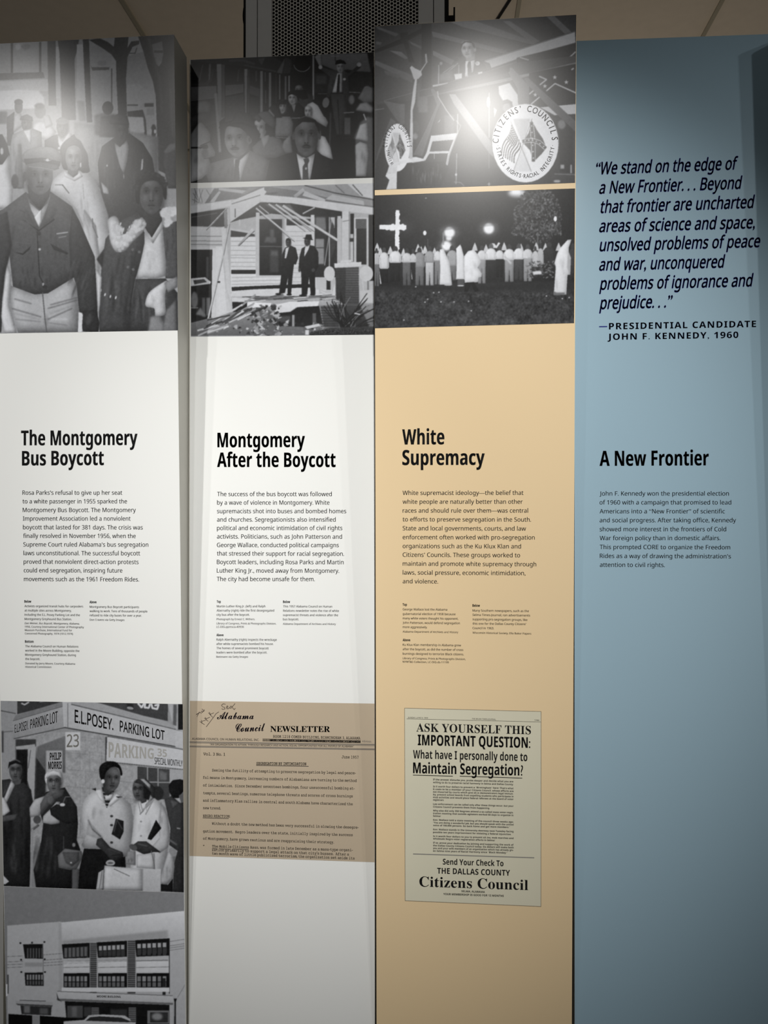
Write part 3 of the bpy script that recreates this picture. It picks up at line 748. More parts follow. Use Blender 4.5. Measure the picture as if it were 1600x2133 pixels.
# woman in a pale coat
p.po(228, 530, 1180, 640, 1160, 720, 1190, 800, 1260, 850, 1390, 905, 1560, 905, 1700, 960, 1730, 900, 1850, 800, 1960, 760, 1800, 640, 1500, 560, 1420, 410, 1340, 450, 1250, b=1.3); p.po(215, 700, 1500, 800, 1640, 830, 1900, 800, 2530, 640, 2530, b=2)
p.folds(150, 640, 1300, 780, 1800, 9, 7, b=2, al=.5, lean=.15); p.li(120, 9, 770, 1580, 775, 1650, 815, 1740, b=1.5); p.po(190, 840, 1270, 900, 1330, 910, 1380, 860, 1370, b=1.5); p.li(130, 8, 460, 1300, 520, 1300, 575, 1370, b=1.5); p.li(175, 5, 690, 1290, 700, 1420, b=1)
p.po(48, 500, 1040, 520, 960, 590, 905, 660, 925, 700, 990, 730, 1050, 738, 1130, 745, 1190, 690, 1200, 660, 1180, 560, 1180, 520, 1150, b=1.3, sm=1)
p.po(105, 560, 1130, 655, 1130, 650, 1210, 610, 1240, 565, 1205, b=1.2); p.fc(613, 1080, 70, 105, 128, look=.05); p.el(215, 672, 1135, 7, 22, b=.8)
p.po(240, 530, 1185, 545, 1180, 575, 1215, 612, 1242, 650, 1210, 662, 1180, 690, 1230, 620, 1270, 540, 1230, b=.8); p.el(222, 492, 995, 11, 11)
# man in cap and dark jacket
J = 80
p.po((J + 8, J - 6), 215, 1360, 300, 1420, 420, 1355, 500, 1410, 600, 1480, 660, 1600, 730, 1780, 790, 1920, 605, 2080, 400, 2205, 290, 2215, 110, 2160, 80, 1900, 60, 1800, -100, 1900, -100, 1560, 30, 1500, b=1.3)
p.po(60, -100, 1600, 60, 1520, 100, 1800, 66, 1950, 40, 2060, 10, 2530, -100, 2530, b=2)
p.folds(96, 100, 1520, 600, 2060, 22, 9, b=3, al=.35); p.folds(40, 110, 1960, 600, 2200, 16, 10, b=2.5, al=.45); p.folds(44, 90, 1560, 600, 2000, 16, 9, b=3, al=.4)
p.po((196, 178), 90, 2140, 290, 2215, 400, 2205, 605, 2080, 655, 2180, 660, 2400, 650, 2532, 150, 2532, 90, 2330, 78, 2240, b=1.2); p.po(215, 60, 1960, 95, 2050, 78, 2300, 140, 2532, 40, 2532, 10, 2400, 20, 2250, b=2)
p.li(90, 9, 355, 2200, 375, 2420, 390, 2532, b=1.2); p.el(105, 385, 2430, 20, 44, b=7, al=.5)
for a in ((400, 2330, 640, 2260), (400, 2420, 600, 2330), (410, 2450, 560, 2470), (100, 2330, 340, 2400), (130, 2420, 340, 2440), (120, 2250, 260, 2290), (420, 2300, 640, 2240)): p.li(120, 11, *a, b=2.5, al=.6)
for a in ((420, 2370, 620, 2300), (120, 2370, 330, 2420), (430, 2420, 560, 2420)): p.li(222, 10, *a, b=3, al=.6)
p.po((62, 52), 600, 1500, 660, 1600, 790, 1900, 812, 2330, 815, 2400, 690, 2370, 660, 2360, 640, 2150, 585, 1980, 575, 1760, b=1.4); p.folds(92, 620, 1850, 790, 2350, 14, 10, b=2.5, al=.45, lean=-.3); p.folds(34, 600, 1850, 790, 2300, 8, 8, b=2, al=.5, lean=-.3)
p.po(38, 690, 2350, 800, 2340, 830, 2450, 820, 2535, 690, 2520, 675, 2440, b=1.2); p.el(75, 740, 2420, 22, 50, 15, b=5, al=.7)
p.li(25, 7, 310, 1690, 320, 1900, 330, 2060, 380, 2160, b=1); p.po(J - 30, 420, 1790, 570, 1870, 560, 1880, 450, 1840, b=1); p.po(40, 120, 1860, 190, 1885, 245, 1840, 255, 1810, 190, 1872, b=1); p.li(96, 5, 130, 1780, 250, 1790, b=1)
p.po(50, 185, 1590, 210, 1600, 320, 1690, 460, 1590, 450, 1580, 325, 1675, b=1); p.po(50, 155, 1505, 215, 1530, 210, 1535, b=1); p.po(86, 215, 1500, 300, 1660, 240, 1600, 200, 1560, b=2.5, al=.6); p.po(86, 400, 1480, 480, 1500, 440, 1580, 350, 1650, b=2.5, al=.6)
p.po((205, 225), 212, 1350, 250, 1450, 330, 1520, 395, 1450, 415, 1360, 420, 1400, 390, 1500, 330, 1650, 260, 1510, b=1); p.po(238, 325, 1520, 350, 1500, 345, 1610, 325, 1655, 285, 1570, b=1)
p.li(205, 10, 472, 1708, 565, 1695, b=.7, al=.8); p.li(170, 8, 490, 1740, 550, 1728, b=.7, al=.7); p.el(205, 330, 1838, 11, 11); p.el(45, 325, 1705, 17, 17); p.el(170, 360, 2130, 9, 14); p.el(40, 375, 2150, 20, 14, b=1)
p.po(70, 230, 1300, 425, 1300, 410, 1400, 340, 1510, 300, 1480, 240, 1410, b=1.2); p.fc(333, 1230, 114, 150, 104, look=.05, lit=1); p.el(66, 208, 1230, 18, 40, b=1.5)
p.po((150, 96), 178, 1075, 225, 1010, 330, 984, 450, 996, 512, 1058, 506, 1115, 480, 1150, 350, 1095, 215, 1120, b=1.3, sm=1); p.po(50, 200, 1085, 350, 1075, 500, 1105, 490, 1150, 350, 1118, 215, 1135, b=1); p.po((85, 120), 215, 1130, 340, 1108, 480, 1135, 495, 1165, 450, 1180, 330, 1165, 240, 1150, b=1); p.li(190, 6, 240, 1148, 350, 1160, 450, 1178, b=1.5, al=.7); p.el(225, 395, 1093, 14, 11); p.po(225, 360, 1090, 430, 1095, 400, 1104, b=.8)
# woman with fur-trimmed coat, right
p.po((78, 62), 880, 1750, 1000, 1600, 1160, 1530, 1200, 1640, 1210, 1800, 1130, 2080, 1100, 2250, 1080, 2530, 830, 2530, 820, 2300, 850, 1950, b=1.4); p.folds(92, 870, 1850, 1130, 2500, 20, 12, b=3, al=.4, lean=-.1); p.folds(34, 930, 1800, 1150, 2500, 16, 12, b=3, al=.45, lean=-.1)
p.po(80, 1345, 1640, 1480, 1600, 1485, 2080, 1380, 2080, 1350, 1850, b=1.5); p.folds(36, 1370, 1650, 1470, 2000, 6, 9, b=2.5, al=.5)
p.po((70, 52), 1130, 2085, 1380, 2080, 1480, 2200, 1485, 2535, 1070, 2535, 1100, 2250, b=1.4); p.folds(36, 1120, 2100, 1380, 2500, 20, 8, b=2.5, al=.55); p.folds(105, 1130, 2100, 1380, 2500, 14, 7, b=2.5, al=.45)
p.po(130, 1250, 2400, 1330, 2380, 1390, 2480, 1380, 2535, 1230, 2535, b=5); p.po(110, 1380, 2350, 1470, 2250, 1480, 2535, 1350, 2535, b=5)
p.po((222, 205), 1205, 1660, 1270, 1780, 1350, 1600, 1365, 1750, 1385, 1950, 1380, 2060, 1280, 2085, 1200, 2070, 1135, 2090, 1170, 1950, 1205, 1780, b=1.2); p.folds(175, 1190, 1850, 1370, 2060, 8, 8, b=2, al=.4)
p.po(240, 1150, 1540, 1175, 1600, 1260, 1740, 1350, 1560, 1362, 1650, 1275, 1790, 1200, 1690, b=1)
p.po(52, 1170, 1500, 1345, 1500, 1350, 1600, 1265, 1740, 1190, 1620, b=1.5)
p.fc(1262, 1375, 106, 168, 86, lit=-1)
p.po(36, 1128, 1400, 1135, 1300, 1190, 1225, 1280, 1195, 1350, 1230, 1388, 1310, 1385, 1420, 1362, 1400, 1350, 1320, 1300, 1268, 1215, 1275, 1172, 1330, 1160, 1450, 1140, 1450, b=2, sm=1)
for i in range(80):
    a = p.rng.uniform(3.2, 6.2); p.el(p.rng.choice([26, 40, 55]), 1260 + 125 * math.cos(a) + p.rng.normal(0, 6), 1330 + 125 * math.sin(a) + p.rng.normal(0, 8), 13, 11, b=1.2, al=.7)
p.po((228, 215), 900, 1590, 960, 1560, 1000, 1620, 1010, 1720, 1060, 1700, 1130, 1590, 1195, 1600, 1200, 1680, 1110, 1770, 1040, 1850, 970, 1860, 925, 1790, 905, 1690, b=2.5, sm=1)
for i in range(160):
    t = p.rng.uniform(0, 1); x, y = (950 + 60 * t, 1600 + 200 * t) if i % 2 else (1000 + 180 * t, 1800 - 190 * t)
    p.el(222 + p.rng.uniform(-28, 18), x + p.rng.normal(0, 20), y + p.rng.normal(0, 20), 17, 13, p.rng.uniform(0, 180), b=1.5, al=.6)
for i in range(26): p.el(222 + p.rng.uniform(-20, 15), p.rng.uniform(1350, 1470), 1520 + p.rng.normal(0, 12), 22, 20, b=2)
for i in range(16): p.el(222, 1395 + p.rng.normal(0, 12), p.rng.uniform(1540, 1640), 18, 18, b=2)
for x, y in ((1005, 1625), (1030, 1668), (1078, 1652), (1018, 1700), (1058, 1700), (840, 2180), (875, 2215), (920, 2230), (965, 2240)): p.el(225, x, y, 6, 14, 15, b=.7)
p.po((215, 195), 1210, 2290, 1240, 2200, 1330, 2130, 1400, 2100, 1375, 2220, 1380, 2370, 1330, 2395, 1295, 2395, 1285, 2330, 1230, 2320, b=1.5, sm=1); p.po(140, 1370, 2120, 1440, 2080, 1480, 2060, 1480, 2150, 1400, 2200, b=2); p.folds(160, 1260, 2180, 1360, 2380, 4, 8, b=2)
p.po(225, 655, 2360, 690, 2380, 680, 2535, 650, 2535, b=1.5); p.po(215, 800, 2000, 850, 2070, 835, 2300, 820, 2400, b=2); p.po(40, 805, 1920, 870, 1830, 850, 1990, b=2)
for x, y in ((1105, 1840), (1160, 1860), (1065, 1985), (1110, 2005)): p.el(105, x, y, 12, 12, b=1.5)
p.a = 6 + p.a * 0.97
p.nz(5, 2); p.nz(4, 7)
p.build('printed_photograph', [(-26, 92.3), (362.4, 72), (371.2, 688), (-14.3, 694.6)], 'A', P1, 'black and white print of a man in a cap among a walking street crowd')

# --- people waiting at the parking lot corner (first board, middle)
p = Pic(-2, 1456, 388, 1864, 150); p.cr(0, 1450, 4)
p.po((150, 165), 0, 40, 150, 40, 140, 1000, 0, 1000, b=1); p.li(60, 6, 0, 120, 130, 145); p.rc(70, 15, 290, 30, 470, b=2); p.li(90, 6, 20, 300, 130, 290)
p.rc((160, 176), 130, 300, 1530, 1300, b=2)
for y in range(330, 1300, 140):
    p.li(130, 5, 560, y, 860, y + 30, b=1, al=.6); p.li(130, 5, 1000, y + 240, 1120, y + 250, b=1, al=.6)
    for x in (620, 700, 800): p.li(135, 5, x + (y % 280) / 4, y, x + (y % 280) / 4, y + 140, b=1, al=.6)
p.nz(9, 4, (130, 300, 1530, 1300)); p.nz(8, 12, (130, 300, 1530, 1300))
p.po(58, 145, 38, 520, 44, 515, 60, 145, 150, b=1); p.po((170, 150), 105, 205, 520, 60, 545, 85, 540, 262, 110, 352, b=1); p.po(128, 130, 160, 520, 45, 540, 75, 110, 200, b=1); p.li(70, 5, 110, 205, 522, 85); p.li(60, 6, 115, 355, 540, 262, b=.8)
p.po(190, 520, 44, 590, 48, 590, 75, 540, 262, 530, 250, b=1); p.po(185, 545, 55, 600, 55, 1470, 275, 1452, 415, 545, 262, b=1); p.po(160, 590, 48, 800, 50, 1400, 215, 1470, 275, 595, 75, b=1)
p.po((70, 62), 800, 50, 1400, 62, 1398, 208, 1200, 165, b=1); p.li(70, 6, 595, 68, 1465, 278); p.li(50, 8, 540, 262, 1460, 420, b=1); p.li(110, 5, 565, 60, 565, 262)
p.po(40, 1055, 60, 1110, 70, 1115, 120, 1060, 105, b=2); p.el(150, 1085, 100, 28, 12, 10, b=1.5)
for c in ([1150, 60, 1180, 95, 1200, 62], [1210, 62, 1205, 95, 1240, 98, 1250, 66], [1262, 66, 1270, 100, 1310, 108, 1322, 70, 1290, 78]): p.li(215, 16, *c, b=.6)
p.li(185, 12, 180, 60, 205, 72, 240, 50, b=.6); p.li(150, 6, 330, 50, 380, 42)
p.po(175, 1398, 62, 1530, 66, 1530, 300, 1470, 275, 1440, 240, b=1); p.rc(30, 1485, 66, 1530, 280, b=1); p.po(90, 1445, 70, 1475, 70, 1470, 250, 1440, 240, b=2); p.po(190, 1460, 285, 1530, 300, 1530, 440, 1455, 415, b=1)
p.rc(205, 545, 300, 668, 450, b=1.2); p.rc(55, 878, 340, 900, 545, b=2.5); p.po(200, 893, 340, 1530, 450, 1530, 612, 885, 540, b=1); p.li(60, 5, 890, 548, 1530, 612); p.li(60, 5, 900, 335, 1530, 445)
p.rc((60, 80), 130, 360, 300, 1000, b=2); p.po(170, 130, 420, 290, 400, 300, 440, 135, 445, b=1.2); p.rc(26, 140, 448, 228, 900, b=1.5); p.po(175, 232, 440, 300, 420, 285, 900, 228, 700, b=1.2); p.li(90, 6, 255, 450, 235, 600)
p.po(45, 300, 500, 385, 620, 380, 900, 290, 900, b=3); p.po((120, 90), 310, 420, 545, 330, 545, 640, 385, 620, 300, 500, b=2); p.rc(178, 385, 455, 520, 640, b=2); p.rc(115, 440, 380, 540, 440, b=2)
p.po(70, 1145, 585, 1415, 610, 1415, 860, 1290, 860, 1145, 700, b=1); p.rc(150, 1225, 590, 1235, 720); p.rc(150, 1312, 600, 1322, 860); p.li(150, 10, 1145, 715, 1415, 720); p.rc(165, 1110, 580, 1145, 760, b=1); p.po(110, 1330, 620, 1390, 640, 1390, 700, 1330, 700, b=3); p.el(45, 1310, 810, 55, 60, b=2); p.rc(172, 1415, 615, 1530, 760, b=1)
p.sh = .5
# man with glasses, left edge
p.po((62, 38), 10, 700, 80, 690, 140, 730, 200, 720, 260, 780, 272, 900, 255, 1000, 250, 1590, 20, 1580, b=1.3); p.folds(28, 30, 800, 250, 1580, 16, 14, b=3, al=.6); p.folds(84, 100, 1050, 160, 1560, 5, 12, b=3, al=.5)
p.po(205, 95, 700, 125, 740, 60, 880, 20, 900, 30, 860, b=1); p.folds(110, 40, 720, 100, 860, 4, 5, b=1, lean=-.4)
p.po(215, 15, 840, 40, 850, 85, 960, 30, 1000, 20, 990, b=1); p.po(90, 20, 1000, 150, 980, 130, 1030, 20, 1050, b=1.5); p.po(90, 100, 690, 180, 690, 170, 730, 130, 740, b=1)
p.fc(130, 620, 56, 90, 92, feat=.9, glasses=1); p.po(30, 66, 610, 75, 550, 130, 535, 185, 560, 192, 620, 180, 575, 130, 560, 85, 575, b=1.2)
p.po(215, 25, 1490, 75, 1545, 40, 1570, 25, 1560, b=1)
# old woman with cane
p.po((48, 34), 380, 800, 540, 760, 640, 920, 650, 1060, 640, 1200, 670, 1280, 600, 1610, 300, 1600, 280, 1450, 345, 1200, 360, 1060, 330, 960, b=1.4); p.folds(78, 300, 1150, 520, 1560, 16, 16, b=3.5, al=.45, lean=-.12); p.folds(70, 520, 820, 630, 1050, 8, 9, b=2.5, al=.5)
p.po((200, 180), 290, 860, 380, 830, 345, 960, 330, 1000, 250, 1010, 245, 930, b=1.3); p.po(190, 360, 1000, 420, 940, 470, 880, 500, 880, 495, 1060, 430, 1070, 355, 1055, b=1.5)
p.po(40, 415, 940, 470, 900, 560, 920, 640, 920, 645, 1050, 560, 1065, 480, 1030, 425, 990, b=1.4); p.po((115, 95), 380, 820, 440, 770, 540, 780, 520, 830, 440, 870, 340, 1000, 335, 900, b=1.5); p.folds(70, 360, 800, 520, 900, 8, 7, b=1.5, al=.6, lean=-.3)
p.po(105, 385, 840, 440, 820, 460, 870, 430, 910, 395, 890, b=1.5); p.el(85, 310, 1030, 32, 34, b=1.5); p.el(215, 520, 905, 22, 14, b=1.5); p.li(120, 6, 525, 890, 545, 840, 590, 840, b=1)
p.po(225, 372, 690, 385, 640, 450, 610, 510, 630, 525, 700, 500, 745, 400, 740, b=1.5, sm=1); p.fc(450, 715, 62, 96, 105, look=-.1, glasses=1); p.po(220, 380, 690, 400, 635, 450, 615, 505, 635, 520, 690, 480, 660, 420, 665, b=1.5)
p.li(120, 18, 320, 1075, 260, 1120, b=1); p.li(165, 18, 270, 1110, 268, 1330, 255, 1590, b=1); p.po(130, 300, 1150, 345, 1240, 300, 1420, 280, 1450, b=3, al=.4)
p.po((130, 115), 480, 1330, 540, 1270, 680, 1290, 690, 1340, 640, 1440, 580, 1450, 490, 1430, b=1.3); p.po(92, 520, 1300, 660, 1300, 660, 1370, 600, 1420, 550, 1390, b=2); p.el(200, 592, 1388, 9, 7); p.li(75, 7, 530, 1280, 530, 1170, b=1); p.el(140, 615, 1240, 14, 16, b=1.5); p.po(100, 600, 1440, 660, 1440, 650, 1610, 600, 1610, b=2)
# young woman in a pale jacket
p.po((30, 24), 700, 1270, 1040, 1280, 1060, 1620, 650, 1610, 660, 1450, b=1.3)
p.po((215, 190), 700, 860, 790, 780, 880, 770, 1000, 820, 1090, 900, 1110, 1000, 1100, 1330, 1030, 1340, 870, 1270, 700, 1268, 680, 1240, 720, 1150, 665, 1040, b=1.4)
p.folds(150, 700, 900, 850, 1250, 9, 9, b=3, al=.4); p.folds(160, 930, 900, 1090, 1250, 9, 9, b=3, al=.4); p.po(175, 740, 1040, 860, 1180, 840, 1200, 720, 1150, b=4, al=.6); p.li(120, 8, 735, 1030, 770, 1110, 840, 1170, b=2)
p.po(40, 850, 760, 960, 760, 940, 830, 890, 935, 860, 850, b=1)
for y in (800, 830, 860, 890, 915): p.li(190, 6, 850, y, 950, y + 8, b=.7)
p.po(215, 870, 830, 950, 810, 930, 860, 880, 870, b=2); p.po(225, 790, 785, 850, 775, 880, 900, 830, 860, b=1); p.po(225, 970, 810, 1020, 840, 920, 920, 900, 900, b=1); p.po(40, 765, 775, 800, 765, 800, 790, b=1); p.po(40, 960, 835, 1020, 838, 985, 850, b=1)
p.po(62, 860, 720, 960, 740, 950, 790, 900, 830, 860, 790, b=1.5); p.fc(932, 690, 72, 102, 84, look=.35, tilt=4, lit=1); p.po(22, 830, 660, 830, 590, 880, 548, 960, 548, 1005, 590, 1020, 650, 1005, 660, 990, 605, 940, 590, 890, 625, 870, 680, 860, 720, 840, 690, b=1.5, sm=1); p.nz(7, 3, (830, 545, 1020, 640)); p.el(220, 858, 710, 14, 18, b=.8)
p.po(36, 940, 1120, 965, 1020, 1030, 1040, 1030, 1130, 1000, 1195, 930, 1150, b=1.2); p.li(90, 6, 950, 1130, 975, 1030, 1020, 1110, b=1)
for y in (1000, 1075, 1220): p.el(60, 930, y, 13, 10, b=1)
p.po((70, 56), 810, 1190, 850, 1180, 920, 1260, 1020, 1300, 1030, 1330, 980, 1370, 930, 1370, 880, 1310, 800, 1240, b=1.4); p.li(110, 9, 900, 1270, 1010, 1310, b=2.5); p.li(35, 6, 930, 1330, 1000, 1320, b=1)
p.el(190, 920, 1390, 38, 26, b=1.5); p.el(90, 920, 1390, 26, 8, b=2); p.po(62, 880, 1410, 950, 1410, 940, 1470, 890, 1480, b=1.5)
# older woman in hat
p.po((222, 200), 1130, 900, 1200, 860, 1290, 850, 1380, 930, 1410, 1100, 1400, 1280, 1340, 1560, 1330, 1620, 1100, 1620, 1080, 1300, 1110, 1100, b=1.4); p.folds(170, 1140, 1000, 1390, 1280, 14, 10, b=3, al=.4)
p.po(190, 1340, 880, 1400, 1000, 1415, 1160, 1400, 1260, 1330, 1310, 1260, 1260, 1330, 1180, 1320, 1020, b=1.5); p.li(150, 7, 1330, 1080, 1345, 900, b=1.2); p.folds(150, 1330, 950, 1390, 1250, 4, 9, b=2.5, al=.4)
for i in range(16): x = p.rng.uniform(1130, 1280); p.li(p.rng.choice([225, 225, 160]), 9, x, 850 + p.rng.uniform(0, 40), 1190 + p.rng.uniform(-25, 30), 960 + p.rng.uniform(-20, 30), b=1.2)
p.po(70, 1150, 830, 1230, 830, 1220, 880, 1180, 895, b=1.5); p.fc(1158, 780, 56, 88, 80, look=-.55, glasses=1); p.po(60, 1120, 720, 1150, 690, 1220, 690, 1290, 760, 1290, 850, 1230, 800, 1200, 740, b=1.3); p.po(190, 1165, 690, 1200, 690, 1255, 740, 1250, 770, 1200, 720, b=1); p.po(30, 1195, 740, 1260, 800, 1240, 870, 1200, 850, b=2)
p.po(28, 1240, 1160, 1300, 1030, 1345, 1100, 1260, 1200, 1230, 1190, b=1.2); p.po((62, 48), 1080, 1260, 1150, 1210, 1220, 1210, 1340, 1300, 1280, 1300, 1200, 1320, 1140, 1290, b=1.3); p.li(105, 8, 1150, 1230, 1230, 1250, b=2.5); p.li(100, 7, 1200, 1225, 1270, 1270, b=2.5); p.el(90, 1110, 1260, 36, 24, 30, b=1.5)
for y in (1045, 1165): p.el(150, 1175, y, 9, 8)
# bags, man at right edge
p.po((228, 210), 870, 1410, 950, 1420, 1190, 1440, 1190, 1620, 860, 1620, b=1.2); p.folds(190, 880, 1430, 1170, 1600, 9, 10, b=3, al=.4, lean=.4); p.li(140, 5, 950, 1440, 1080, 1500, b=1.5); p.po(190, 820, 1470, 870, 1440, 860, 1610, 800, 1615, b=1.5); p.li(90, 4, 850, 1460, 830, 1600, b=1)
p.rc((205, 190), 1190, 1440, 1340, 1630, b=1.2); p.li(165, 6, 1192, 1440, 1192, 1620); p.po(150, 1060, 1290, 1130, 1290, 1130, 1410, 1050, 1400, b=2); p.folds(90, 1070, 1290, 1130, 1400, 5, 6, b=1.5); p.po(210, 1140, 1320, 1290, 1310, 1290, 1440, 1140, 1430, b=1.5); p.li(110, 7, 1260, 1290, 1280, 1370, 1290, 1440, b=1.2)
p.po((66, 46), 1370, 860, 1430, 830, 1500, 890, 1532, 880, 1532, 1636, 1440, 1630, 1450, 1400, 1480, 1290, 1410, 1240, 1420, 1100, b=1.4); p.folds(34, 1430, 950, 1530, 1600, 9, 10, b=2.5, al=.5); p.po(26, 1410, 800, 1405, 740, 1440, 700, 1500, 692, 1532, 700, 1532, 790, 1490, 850, 1440, 850, b=1.3); p.po(95, 1490, 830, 1532, 800, 1532, 880, 1510, 890, b=1.5); p.po(90, 1420, 860, 1500, 890, 1440, 940, b=1.5)
p.po((195, 175), 1340, 1500, 1400, 1300, 1440, 1290, 1455, 1420, 1440, 1520, 1390, 1570, 1340, 1560, b=1.5); p.folds(130, 1360, 1320, 1440, 1540, 6, 8, b=2); p.po(28, 1340, 1565, 1400, 1572, 1440, 1520, 1440, 1630, 1340, 1625, b=1.5); p.el(150, 1440, 1300, 28, 40, -30, b=1.5); p.li(120, 18, 1415, 1200, 1475, 1240, b=2); p.li(170, 8, 1475, 1100, 1500, 1104, b=1)
p.nz(5, 2); p.nz(3, 7)
g = p.build('printed_photograph', [(1, 1459.8), (380.6, 1466.6), (383.3, 1859.4), (7.8, 1845.8)], 'A', P1, 'black and white print of people waiting under a parking lot sign')
L = Txt('A', 0, 1450, 4)
def warp(L, s, st, x0, y0, x1, y1, h0, h1, off=0.01):
    n = len(L.v); L.line(s, st, x0, y0, x1, y1, h0, off)
    for i in range(n, len(L.v)):
        x, y = L.v[i]; X = (x - L.ox) * L.sc; u = (X - x0) / (x1 - x0)
        yb = L.oy + (y0 + (y1 - y0) * u) / L.sc; L.v[i] = [x, yb + (y - yb) * (h0 + (h1 - h0) * u) / h0]
sign = [
    (M_SOFT, ("E.L.POSEY.", 'r', 622, 218, 945, 282, 105, 90, .018), ("PARKING LOT", 'r', 998, 292, 1372, 366, 88, 76, .018)),
    (M_SOFT, ("E.L.POSEY.", 'r', 122, 306, 236, 276, 66, 74, .012), ("PARKING LOT", 'r', 252, 272, 480, 218, 76, 94, .015)),
    (M_SOFT, ("SPECIAL MONTHLY", 'r', 1288, 566, 1522, 586, 56, 50, .012)),
    (M_SOFT, ("PHILIP", 'b', 415, 535, 510, 528, 64, 60, .01), ("MORRIS", 'b', 402, 608, 514, 606, 62, 62, .01)),
    (M_PALEINK, ("23", 'r', 555, 425, 658, 420, 105, 100, .02)),
    (M_PALEINK, ("PARKING", 'b', 905, 510, 1280, 522, 130, 85, .0), ("35", 'b', 1312, 500, 1390, 508, 66, 62, .0))]
for ink, *rows in sign:
    L = Txt('A', 0, 1450, 4)
    for r in rows: warp(L, *r)
    L.build('sign_lettering', ink, g)

# --- long white building (first board, bottom)
p = Pic(4, 1842, 412, 2420, 106); p.cr(0, 1830, 4)
p.po(150, 60, 392, 492, 360, 512, 366, 1700, 255, 1700, 2400, 60, 2400, b=.8); p.po((176, 150), 492, 360, 515, 366, 1700, 255, 1700, 560, 515, 545, b=1); p.po(140, 488, 362, 512, 366, 520, 940, 490, 940, b=2)
p.po(118, 520, 520, 1400, 430, 1400, 500, 520, 545, b=5, al=.7)
p.po(22, 192, 548, 355, 545, 358, 668, 208, 665, b=.6)
for x in range(225, 350, 24): p.rc(70, x, 580, x + 14, 662, b=.8)
p.po(22, 205, 785, 360, 782, 365, 895, 212, 892, b=.6)
for x in range(222, 350, 24): p.rc(120, x, 800, x + 16, 845, b=1); p.rc(75, x, 852, x + 16, 886, b=1)
p.li(70, 4, 358, 545, 362, 895); p.rc(128, 208, 700, 358, 735, b=2)
for x, y in ((170, 538), (267, 534), (370, 529), (176, 677), (373, 673), (178, 779), (375, 779)): p.el(25, x, y, 8, 8)
for i, (xa, xb) in enumerate(((520, 750), (808, 1060), (1128, 1412))):
    y0 = 548 - (xa - 520) * .056; y1 = 548 - (xb - 520) * .056
    p.po(20, xa - 5, y0, xb, y1, xb, y1 + 125 + 18 * i / 2, xa + 8, y0 + 118 + 10 * i, b=.6)
    p.po(18, xa + 10, 790, xb, 788, xb, 922, xa + 10, 908, b=.6); p.rc((176, 168), xa + 10, 690, xb - 4, 782, b=.8); p.li(105, 5, xa + 5, 742, xb, 736)
    n = 6
    for k in range(n):
        x = xa + 16 + k * (xb - xa - 30) / n; w = (xb - xa) / n * .62
        p.rc(88 if i == 0 else 140, x, y0 + 30 - k * 2, x + w, y0 + (110 if i == 0 else 68) - k * 2, b=1)
        if i: p.rc(52, x, y0 + 72 - k * 2, x + w, y0 + 108 + 9 * i, b=.8)
        p.rc(105 + 20 * (k % 2), x, 815, x + w, 858, b=.9); p.rc(88, x, 864, x + w, 902, b=.9)
        p.rc(62, x + w, y0 + 25 - k * 2, x + w + 5, y0 + 112, b=.5)
p.rc(40, 1408, 500, 1414, 960, b=.5); p.li(60, 4, 1130, 686, 1400, 680)
for xa, xb, yt in ((748, 806, 535), (1060, 1128, 515)):
    p.rc(92, xa, yt, xb, 960, b=.6)
    for y in range(yt + 8, 960, 17): p.rc(35, xa, y, xb, y + 6, b=.35)
    p.li(130, 4, xa + 3, yt, xa + 3, 960)
p.rc(35, 1355, 830, 1380, 970, b=1)
for d in (0, 45, 68, 92): p.li(72, 3, 60, 650 + d, 190, 645 + d, b=.4); p.li(72, 3, 365, 636 + d * .98, 520, 624 + d, b=.4); p.li(90, 3, 520, 665 + d * .5, 1060, 660 + d * .3, b=.4, al=.6) if d else None; p.li(70, 3, 1415, 565 + d * .8 - 40, 1700, 532 + d * .8 - 50, b=.4)
p.rc(180, 515, 908, 1412, 945, b=1); p.po((168, 150), 478, 942, 1440, 978, 1445, 1040, 490, 1005, b=.8); p.po(90, 470, 1000, 1445, 1036, 1445, 1052, 480, 1018, b=.6); p.li(60, 4, 478, 940, 1440, 976); p.po(40, 470, 950, 480, 1010, 520, 1030, 490, 1005, b=1)
p.po(22, 540, 1022, 1412, 1052, 1412, 1240, 560, 1240, b=1); p.rc(70, 560, 1060, 690, 1160, b=1.5); p.rc(95, 600, 1070, 640, 1150, b=3); p.rc(55, 700, 1070, 760, 1150, b=2); p.rc(48, 920, 1090, 1060, 1160, b=3); p.rc(105, 1228, 1100, 1410, 1210, b=1); p.rc(45, 1250, 1115, 1400, 1200, b=1.5); p.el(120, 1310, 1150, 45, 30, b=5)
for xa in (762, 1072):
    p.rc(95, xa, 1075, xa + 62, 1210, b=1)
    for y in range(1085, 1210, 17): p.rc(45, xa, y, xa + 62, y + 6, b=.4)
p.po(140, 128, 1018, 440, 1030, 440, 1055, 132, 1042, b=.7); p.po(60, 130, 1042, 440, 1056, 432, 1070, 150, 1056, b=1.2); p.li(45, 6, 165, 1014, 380, 1022, b=1, al=.8)
p.po(40, 170, 1058, 430, 1070, 425, 1140, 180, 1130, b=1); p.rc(100, 200, 1060, 250, 1120, b=4); p.rc(80, 330, 1080, 400, 1130, b=4)
p.po(14, 70, 1128, 270, 1140, 270, 1300, 70, 1300, b=1); p.po(14, 330, 1142, 640, 1165, 640, 1300, 330, 1300, b=1); p.rc(120, 270, 1140, 330, 1300, b=2)
p.rc((150, 130), 1445, 960, 1460, 1240, b=2); p.po(28, 1448, 1000, 1474, 1000, 1465, 1030, 1466, 1500, 1450, 1500, 1454, 1030, b=.8); p.li(105, 4, 1545, 880, 1480, 990, b=.6); p.rc(60, 60, 800, 72, 960, b=1.5); p.rc(190, 50, 880, 62, 980, b=1.5)
